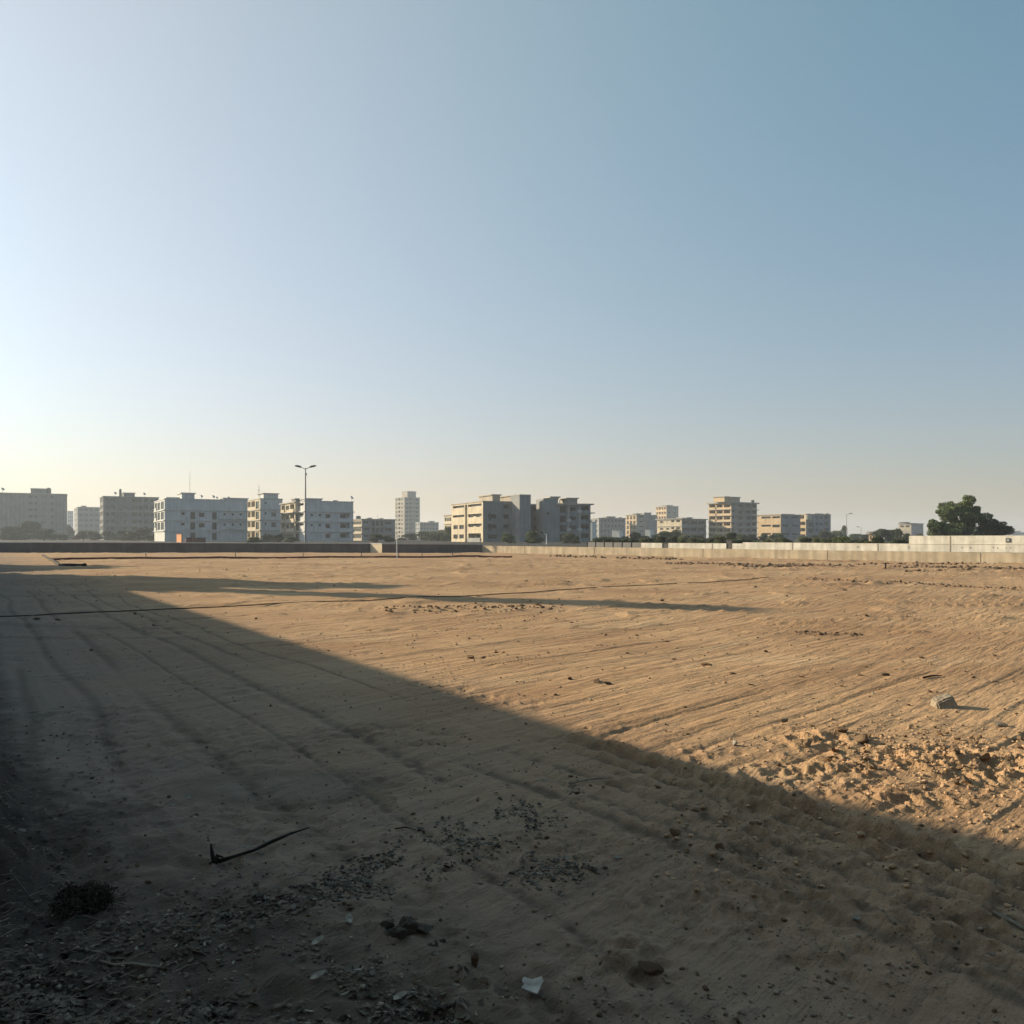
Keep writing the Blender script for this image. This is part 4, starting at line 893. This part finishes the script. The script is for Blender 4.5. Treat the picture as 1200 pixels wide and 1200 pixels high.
# sticks
def stick(pts_px, rads, mat, label, name='stick', lift=.008, side=()):
    P = [gpt(*p[:2]) for p in pts_px]; x0, y0 = P[0]; b = MB()
    def z(p, i, extra): return gz(*p)+extra
    b.tube([(p[0]-x0, p[1]-y0, gz(*p)+(q[2] if len(q) > 2 else rads[i]*.8+lift)) for i, (p, q) in enumerate(zip(P, pts_px))], rads, 7)
    for (pp, rr) in side:
        b.tube([(gpt(*q[:2])[0]-x0, gpt(*q[:2])[1]-y0, gz(*gpt(*q[:2]))+q[2]) for q in pp], rr, 6)
    o = b.build(name, mat, smooth=True); o.location = (x0, y0, 0); tag(o, label, 'stick'); return o
stick([(250, 1020), (258, 1024), (275, 1017), (298, 1006), (318, 997), (340, 985), (362, 973, .03)], [.014, .012, .008, .008, .010, .007, .004], M['stick_dark'], lift=.022, label='long thin dark branch with a hooked end in the shaded foreground',
      side=[([(252, 1022, .01), (249, 1019, .04), (247, 1016, .07)], [.015, .011, .004]), ([(251, 1021, .012), (254, 1021, .03), (262, 1020, .035)], [.011, .008, .003]), ([(255, 1024, .012), (250, 1024, .02), (245, 1023, .02)], [.01, .007, .003])])
stick([(117, 1146), (135, 1149), (155, 1151), (178, 1152), (187, 1149), (190, 1146, .02)], [.006, .006, .006, .006, .006, .004], M['stick_pale'], 'pale bent stick in the dark litter at lower left')
stick([(1163, 1083), (1180, 1088), (1200, 1096), (1225, 1106)], [.009, .01, .01, .01], M['stick_pale'], 'pale smooth stick running out of the right edge of the foreground')
stick([(668, 921), (690, 918), (718, 917)], [.005, .006, .003], M['stick_pale'], 'thin curved twig lying on the shaded ground near the shadow edge')
stick([(463, 975), (475, 974), (487, 976)], [.004, .004, .002], M['stick_dark'], 'short dark twig right of the hooked branch')
stick([(1082, 795), (1092, 793), (1104, 792)], [.012, .011, .005], M['stick_dark'], 'dark stick on the sunlit sand above the pale rock')
# the white scrap and pale leaves
def scrap(name, outline, px, py, mat, label, cat, group=None, curl=.25, th=.004, tilt=(.1, .05), lift=.02, rz=0):
    g2 = random.Random(int(px*7+py)); bm = bmesh.new(); n = len(outline)
    vs = [bm.verts.new((x_, y_, curl*(x_*x_*6+y_*y_*3)+g2.uniform(-.15, .15)*abs(x_)*.4)) for (x_, y_) in outline]
    cv = bm.verts.new((0, 0, 0))
    for i in range(n): bm.faces.new((cv, vs[i], vs[(i+1) % n]))
    r_ = bmesh.ops.extrude_face_region(bm, geom=bm.faces[:])
    for v in r_['geom']:
        if isinstance(v, bmesh.types.BMVert): v.co.z += th
    bmesh.ops.recalc_face_normals(bm, faces=bm.faces[:])
    me = bpy.data.meshes.new(name); bm.to_mesh(me); bm.free(); me.materials.append(mat)
    x, y = gpt(px, py); o = link(name, me); o.location = (x, y, gz(x, y)+lift); o.rotation_euler = (tilt[0], tilt[1], rz); tag(o, label, cat, group); return o
scrap('scrap', [(-.03, .042), (.0, .034), (.036, .04), (.041, .016), (.026, -.02), (.016, -.05), (-.012, -.03), (-.042, -.016), (-.03, .008), (-.038, .024)], 624, 1173, M['scrap'], 'white torn scrap lying on the dark ground at bottom centre', 'scrap', th=.006, tilt=(.12, -.04), lift=.016, curl=.6)
LEAF = [(0, .032), (.012, .02), (.016, 0), (.012, -.018), (.002, -.03), (-.011, -.02), (-.015, 0), (-.012, .018)]
for (px, py, rz, lab) in ((372, 1124, -.7, 'pale pointed dry leaf lying left of the grey stone heap'), (409, 1096, .3, 'pale curled dry leaf above and left of the stone heap'), (295, 1110, .2, 'dull upright looking leaf in the litter bank'), (85, 1168, -.4, 'large dull leaf in the lower left litter'), (372, 1172, -1.0, 'pale leaf near the bottom edge left of centre'), (468, 1185, -1.1, 'pale leaf at the bottom edge below the stone heap')):
    scrap('dry_leaf', LEAF, px, py, M['leaf_dry'] if 'pale' in lab else M['litter'], lab, 'leaf', None, .8, .0015, (.25, .1), .02, rz)
for (px, py) in ((222, 936), (203, 945), (290, 999), (303, 1003), (663, 1012), (638, 918), (1004, 1083), (723, 1011), (26, 994)):
    scrap('paper_bit', [(-.022, .006), (.0, .012), (.02, .008), (.024, -.006), (-.004, -.011), (-.02, -.007)], px, py, M['leaf_dry'], 'tiny pale bit of litter on the shaded ground', 'litter', 'tiny pale bits on the shaded ground', .3, .003, (.3, .1), .012, g.uniform(-.6, .6))
# dead shrub at lower left
def dead_shrub(px, py, Rr, label):
    x, y = gpt(px, py); root = empty('dead_shrub', (x, y, gz(x, y))); tag(root, label, 'bush'); g2 = random.Random(9); b = MB()
    for k in range(110):
        a = g2.uniform(0, 6.283); el = g2.uniform(.1, 1.5); L_ = Rr*g2.uniform(.35, .85); d = Vector((math.cos(a)*math.cos(el), math.sin(a)*math.cos(el), math.sin(el)*.6))
        p1 = d*L_*.5+Vector((g2.gauss(0, .02), g2.gauss(0, .02), g2.gauss(0, .015))); p2 = d*L_+Vector((g2.gauss(0, .04), g2.gauss(0, .04), g2.gauss(0, .03)))
        b.tube([(0, 0, .0), p1, p2], [.004, .003, .0015], 4)
    b.build('twigs', M['dry_shrub'], root)
    cl = [(g2.uniform(-.6, .6)*Rr, g2.uniform(-.6, .6)*Rr, g2.uniform(.08, .42)*Rr, Rr*.38) for k in range(16)]
    link('dead_leaves', leaf_cloud(cl, 170000, .006, 4, 'dead_leaves', M['dry_shrub']), root)
dead_shrub(95, 1086, .14, 'dark dead shrub tuft on the ground at lower left')
# gravel, pebbles and leaf litter: too many to count
def ico():
    bm = bmesh.new(); bmesh.ops.create_icosphere(bm, subdivisions=1, radius=1); V = np.array([v.co[:] for v in bm.verts]); Fc = np.array([[v.index for v in f.verts] for f in bm.faces]); bm.free(); return V, Fc
IV, IF = ico()
def scatter_stones(name, xs, ys, sizes, mat, seed, label):
    g = np.random.default_rng(seed); n = len(xs); z = height(xs, ys)
    V = IV[None]*(1+g.uniform(-.32, .32, (n, len(IV), 1)))*(g.uniform(.55, 1.25, (n, 1, 3))*np.array([1, 1, .65]))*sizes[:, None, None]
    a = g.uniform(0, 6.283, n); c, s = np.cos(a)[:, None], np.sin(a)[:, None]
    x = V[:, :, 0]*c-V[:, :, 1]*s; y = V[:, :, 0]*s+V[:, :, 1]*c
    V = np.stack([x+xs[:, None], y+ys[:, None], V[:, :, 2]+(z+sizes*.22)[:, None]], 2).reshape(-1, 3)
    Fc = (IF[None]+(np.arange(n)*len(IV))[:, None, None]).reshape(-1, 3)
    o = link(name, np_mesh(name, V, Fc, mat)); tag(o, label, None, None, 'stuff'); return o
def scatter_leaves(name, xs, ys, sizes, mat, seed, label, aspect=.4):
    g = np.random.default_rng(seed); n = len(xs); z = height(xs, ys)
    t = np.array([[-1, 0, .15], [-.35, -aspect, .0], [.4, -aspect*.9, .05], [1, 0, .25], [.4, aspect*.9, .05], [-.35, aspect, 0]])
    V = t[None]*g.uniform(.6, 1.3, (n, 1, 3)); V[:, :, 2] *= g.uniform(-.6, 1.6, (n, 1)); V *= sizes[:, None, None]
    tl = g.normal(0, .35, n)[:, None]; V[:, :, 2] += V[:, :, 1]*np.tan(np.clip(tl, -.9, .9))
    a = g.uniform(0, 6.283, n); c, s = np.cos(a)[:, None], np.sin(a)[:, None]
    x = V[:, :, 0]*c-V[:, :, 1]*s; y = V[:, :, 0]*s+V[:, :, 1]*c
    V = np.stack([x+xs[:, None], y+ys[:, None], V[:, :, 2]+(z+sizes*.25+.003)[:, None]], 2).reshape(-1, 3)
    o = link(name, np_mesh(name, V, np.arange(n*6).reshape(-1, 6), mat)); tag(o, label, None, None, 'stuff'); return o
G = np.random.default_rng(42)
def px_scatter(n, boxes):
    P = []
    tot = sum(b[4] for b in boxes)
    for (x0, x1, y0, y1, w) in boxes:
        k = int(n*w/tot); P.append(np.stack([G.uniform(x0, x1, k), G.uniform(y0, y1, k)], 1))
    P = np.concatenate(P); Dd = CH*F/(P[:, 1]-HZ); return (P[:, 0]-600)/F*Dd, Dd
# gravel bank: band running up from the lower left, and the patch at the bottom edge
def bank(n, seed):
    g = np.random.default_rng(seed); t = g.uniform(0, 1, n); w = g.normal(0, 1, n)
    px = 120+t*560; py = 1150-t*215+w*(26-14*t)
    keep = (fbm(px/40, py/25, 2, seed) > -.25+.3*t) & (py < 1235); return px[keep], py[keep]
def topt(px, py):
    Dd = CH*F/(py-HZ); return (px-600)/F*Dd, Dd
px, py = bank(3600, 1)
p2x = G.uniform(-60, 560, 6500); p2y = 1235-abs(G.normal(0, 55, 6500)); k = (fbm(p2x/60, p2y/40, 2, 3) > -.12) & (p2x < 520+40*G.normal(size=6500)); p2x, p2y = p2x[k], p2y[k]
xs, ys = topt(np.concatenate([px, p2x, G.normal(645, 22, 260)]), np.concatenate([py, p2y, G.normal(1025, 9, 260)]))
scatter_stones('gravel', xs, ys, .0035+.011*G.random(len(xs))**2.6, M['gravel'], 5, 'grey gravel chips in the shaded foreground')
k = G.random(len(xs)) < .28
scatter_leaves('leaf_litter', xs[k]+G.normal(0, .05, k.sum()), ys[k]+G.normal(0, .05, k.sum()), G.uniform(.008, .028, k.sum()), M['litter'], 6, 'dry leaf litter in the shaded foreground')
k = G.random(len(xs)) < .035
scatter_leaves('leaf_litter', xs[k]+G.normal(0, .06, k.sum()), ys[k]+G.normal(0, .06, k.sum()), G.uniform(.006, .02, k.sum()), M['leaf_dry'], 7, 'paler dry leaves in the litter', .3)
n = 900; px_ = G.uniform(-20, 150, n); py_ = G.uniform(830, 1230, n); xs, ys = topt(px_, py_)
scatter_leaves('leaf_litter', xs, ys, G.uniform(.006, .024, n), M['litter'], 8, 'dry leaves by the low ledge')
# twigs in the litter
tw_ = MB()
for k in range(150):
    px_, py_ = (rnd.uniform(-10, 420), rnd.uniform(1080, 1225)) if k % 3 else (rnd.uniform(-10, 160), rnd.uniform(950, 1200))
    x, y = gpt(px_, py_); a = rnd.uniform(-.5, 1.2); L_ = rnd.uniform(.03, .14); z = gz(x, y)+.008
    dx, dy = math.cos(a)*L_, math.sin(a)*L_
    tw_.tube([(x, y, z), (x+dx*.5, y+dy*.5+rnd.gauss(0, .008), z+rnd.uniform(0, .012)), (x+dx, y+dy, gz(x+dx, y+dy)+rnd.uniform(.004, .02))], [.0018, .0018, .0009], 4)
tag(tw_.build('twig_litter', M['stick_pale']), 'thin dry twigs in the litter', None, None, 'stuff')
# pebbles all over
n = 2600; rr = 2.7*np.exp(G.uniform(0, math.log(60/2.7), n)); aa = np.radians(G.uniform(-35, 35, n)); xs, ys = np.sin(aa)*rr, np.cos(aa)*rr
scatter_stones('pebbles', xs, ys, (.003+.009*G.random(n)**4)*(1+rr/14), M['clod_dark'], 9, 'dark pebbles and crumbs strewn over the lot')
n = 1500; rr = 2.7*np.exp(G.uniform(0, math.log(30/2.7), n)); aa = np.radians(G.uniform(-35, 35, n)); xs, ys = np.sin(aa)*rr, np.cos(aa)*rr
scatter_stones('pebbles', xs, ys, (.003+.008*G.random(n)**3)*(1+rr/14), M['rock'], 10, 'pale pebbles strewn over the lot')
n = 2600; px_ = np.concatenate([G.normal(1080, 75, 1700), G.uniform(780, 1200, 900)]); py_ = np.concatenate([G.normal(885, 26, 1700), 905+.34*(np.linspace(780, 1200, 900)-800)+G.normal(0, 14, 900)])
k = (py_ > 835) & (py_ < 1100); xs, ys = topt(px_[k], py_[k])
scatter_stones('crumbs', xs, ys, .004+.018*G.random(k.sum())**4, M['clod'], 11, 'crumbs of broken earth at right')
n = 7000; px_ = G.uniform(-40, 1240, n); py_ = 870+G.random(n)**.8*350; k = (fbm(px_/90, py_/45, 3, 77) > -.05) & (py_ > 735+.20*px_); xs, ys = topt(px_[k], py_[k])
scatter_stones('crumbs', xs, ys, .0025+.010*G.random(k.sum())**4, M['crumb'], 15, 'grey brown crumbs of earth on the shaded ground')
n = 3200; px_ = G.uniform(420, 1240, n); py_ = 700+G.random(n)**.9*230; k = (fbm(px_/120, py_/30, 3, 78) > .0) & (py_ < 735+.2*px_); xs, ys = topt(px_[k], py_[k])
scatter_stones('crumbs', xs, ys, (.003+.012*G.random(k.sum())**4)*(ys/7), M['clod'], 16, 'crumbs of earth on the sunlit ground')
# rows of spoil along the far ruts (dark dashes)
xs = []; ys = []
for (xa, ya, xb, yb, n, jit) in ((780, 661, 1000, 664, 260, .9), (870, 666, 960, 662.5, 160, .7), (640, 652, 800, 656, 90, .8), (940, 679, 1200, 692, 130, 1.2), (1040, 664.5, 1200, 667, 170, .8), (1060, 671, 1140, 668, 90, .8), (450, 716, 660, 712, 160, 4), (930, 740, 1010, 742, 60, 2), (900, 662, 1200, 660, 120, .6)):
    t = G.random(n); px_ = xa+(xb-xa)*t; py_ = ya+(yb-ya)*t+G.normal(0, jit*.5, n); a_, b_ = topt(px_, py_); xs.append(a_); ys.append(b_)
xs = np.concatenate(xs); ys = np.concatenate(ys)
scatter_stones('spoil', xs, ys, (.05+.1*G.random(len(xs))**2)*(ys/45), M['clod_dark'], 12, 'rows of dark spoil lumps far out on the lot')

# ------------------------------------------------------------------ air
hz = MB(); hz.box(-3100, 3100, -3100, 3100, -1.2, 62); ho = hz.build('haze', bpy.data.materials.new('dusty air')); tag(ho, None, None, None, 'stuff')
hm = ho.data.materials[0]; hm.use_nodes = True; nt = hm.node_tree; nt.nodes.clear()
out = nt.nodes.new('ShaderNodeOutputMaterial'); pv = nt.nodes.new('ShaderNodeVolumePrincipled')
pv.inputs['Color'].default_value = (.78, .86, .95, 1); pv.inputs['Density'].default_value = .00045; pv.inputs['Anisotropy'].default_value = .2
nt.links.new(pv.outputs[0], out.inputs['Volume'])

# ------------------------------------------------------------------ sky, sun, camera
w = bpy.data.worlds.new('World'); sc.world = w; w.use_nodes = True
nt = w.node_tree; bg = nt.nodes['Background']
sky = nt.nodes.new('ShaderNodeTexSky'); sky.sky_type = 'NISHITA'; sky.sun_disc = False
sky.sun_elevation = R(SUN_EL); sky.sun_rotation = R(-SUN_AZ)
sky.air_density = 1.2; sky.dust_density = 2.0; sky.ozone_density = 4.0; sky.altitude = 0
L = nt.links.new
def wm(op, *a):
    n = nt.nodes.new('ShaderNodeMath'); n.operation = op
    for k, v in enumerate(a):
        if isinstance(v, (int, float)): n.inputs[k].default_value = v
        else: L(v, n.inputs[k])
    return n.outputs[0]
def wmix(bt, a, b_, f=1.0):
    n = nt.nodes.new('ShaderNodeMix'); n.data_type = 'RGBA'; n.blend_type = bt; n.clamp_result = False
    for k, v in (('A', a), ('B', b_), ('Factor', f)):
        if isinstance(v, tuple): n.inputs[k].default_value = (*v, 1)
        elif isinstance(v, float): n.inputs[k].default_value = v
        else: L(v, n.inputs[k])
    return n.outputs['Result']
# dusty air: a broad bright halo round the sun and a paler band above the horizon
wtc = nt.nodes.new('ShaderNodeTexCoord'); dt = nt.nodes.new('ShaderNodeVectorMath'); dt.operation = 'DOT_PRODUCT'
L(wtc.outputs['Generated'], dt.inputs[0]); ce = math.cos(R(SUN_EL)); dt.inputs[1].default_value = (SX*ce, SY*ce, math.sin(R(SUN_EL)))
hs = wm('MULTIPLY_ADD', dt.outputs['Value'], .5, .5); halo = wm('POWER', hs, 4.0)
wsx = nt.nodes.new('ShaderNodeSeparateXYZ'); L(wtc.outputs['Generated'], wsx.inputs[0])
zz_ = wm('MAXIMUM', wsx.outputs['Z'], 0.0)
band = wm('EXPONENT', wm('DIVIDE', zz_, -.43)); low = wm('MULTIPLY', wm('EXPONENT', wm('DIVIDE', zz_, -.122)), hs)
c = wmix('MULTIPLY', sky.outputs['Color'], (.12, .40, .61))
for fac_, rgb in ((hs, (.0, 1.44, 1.40)), (halo, (3.5, 1.18, .0)), (band, (1.70, .95, .24)), (low, (2.339, .0, .0))):
    c = wmix('ADD', c, wmix('MIX', (0., 0., 0.), rgb, fac_))
L(c, bg.inputs['Color']); bg.inputs['Strength'].default_value = .10
s = bpy.data.lights.new('sun', 'SUN'); s.energy = 4.9; s.angle = R(.53); s.color = (1.0, .815, .56)
so = bpy.data.objects.new('sun', s); col.objects.link(so)
dirv = Vector((-SX*math.cos(R(SUN_EL)), -SY*math.cos(R(SUN_EL)), -math.sin(R(SUN_EL))))
so.rotation_euler = dirv.to_track_quat('-Z', 'Y').to_euler(); so.location = (-30, 12, 40)
cam = bpy.data.cameras.new('camera'); co_ = bpy.data.objects.new('camera', cam); col.objects.link(co_)
cam.sensor_width = 36; cam.lens = 36*F/1200; cam.shift_y = 30/1200; cam.clip_start = .05; cam.clip_end = 8000
co_.location = (0, 0, CH); co_.rotation_euler = (R(90), 0, 0); sc.camera = co_
vs_ = sc.view_settings; sc.display_settings.display_device = 'sRGB'
vs_.view_transform = 'Standard'; vs_.look = 'None'; vs_.gamma = 1; vs_.exposure = .8; vs_.use_curve_mapping = False
sc.cycles.use_denoising = True; sc.cycles.volume_bounces = 1; sc.cycles.max_bounces = 6
for o in sc.objects:
    if '_pm' in o: del o['_pm']
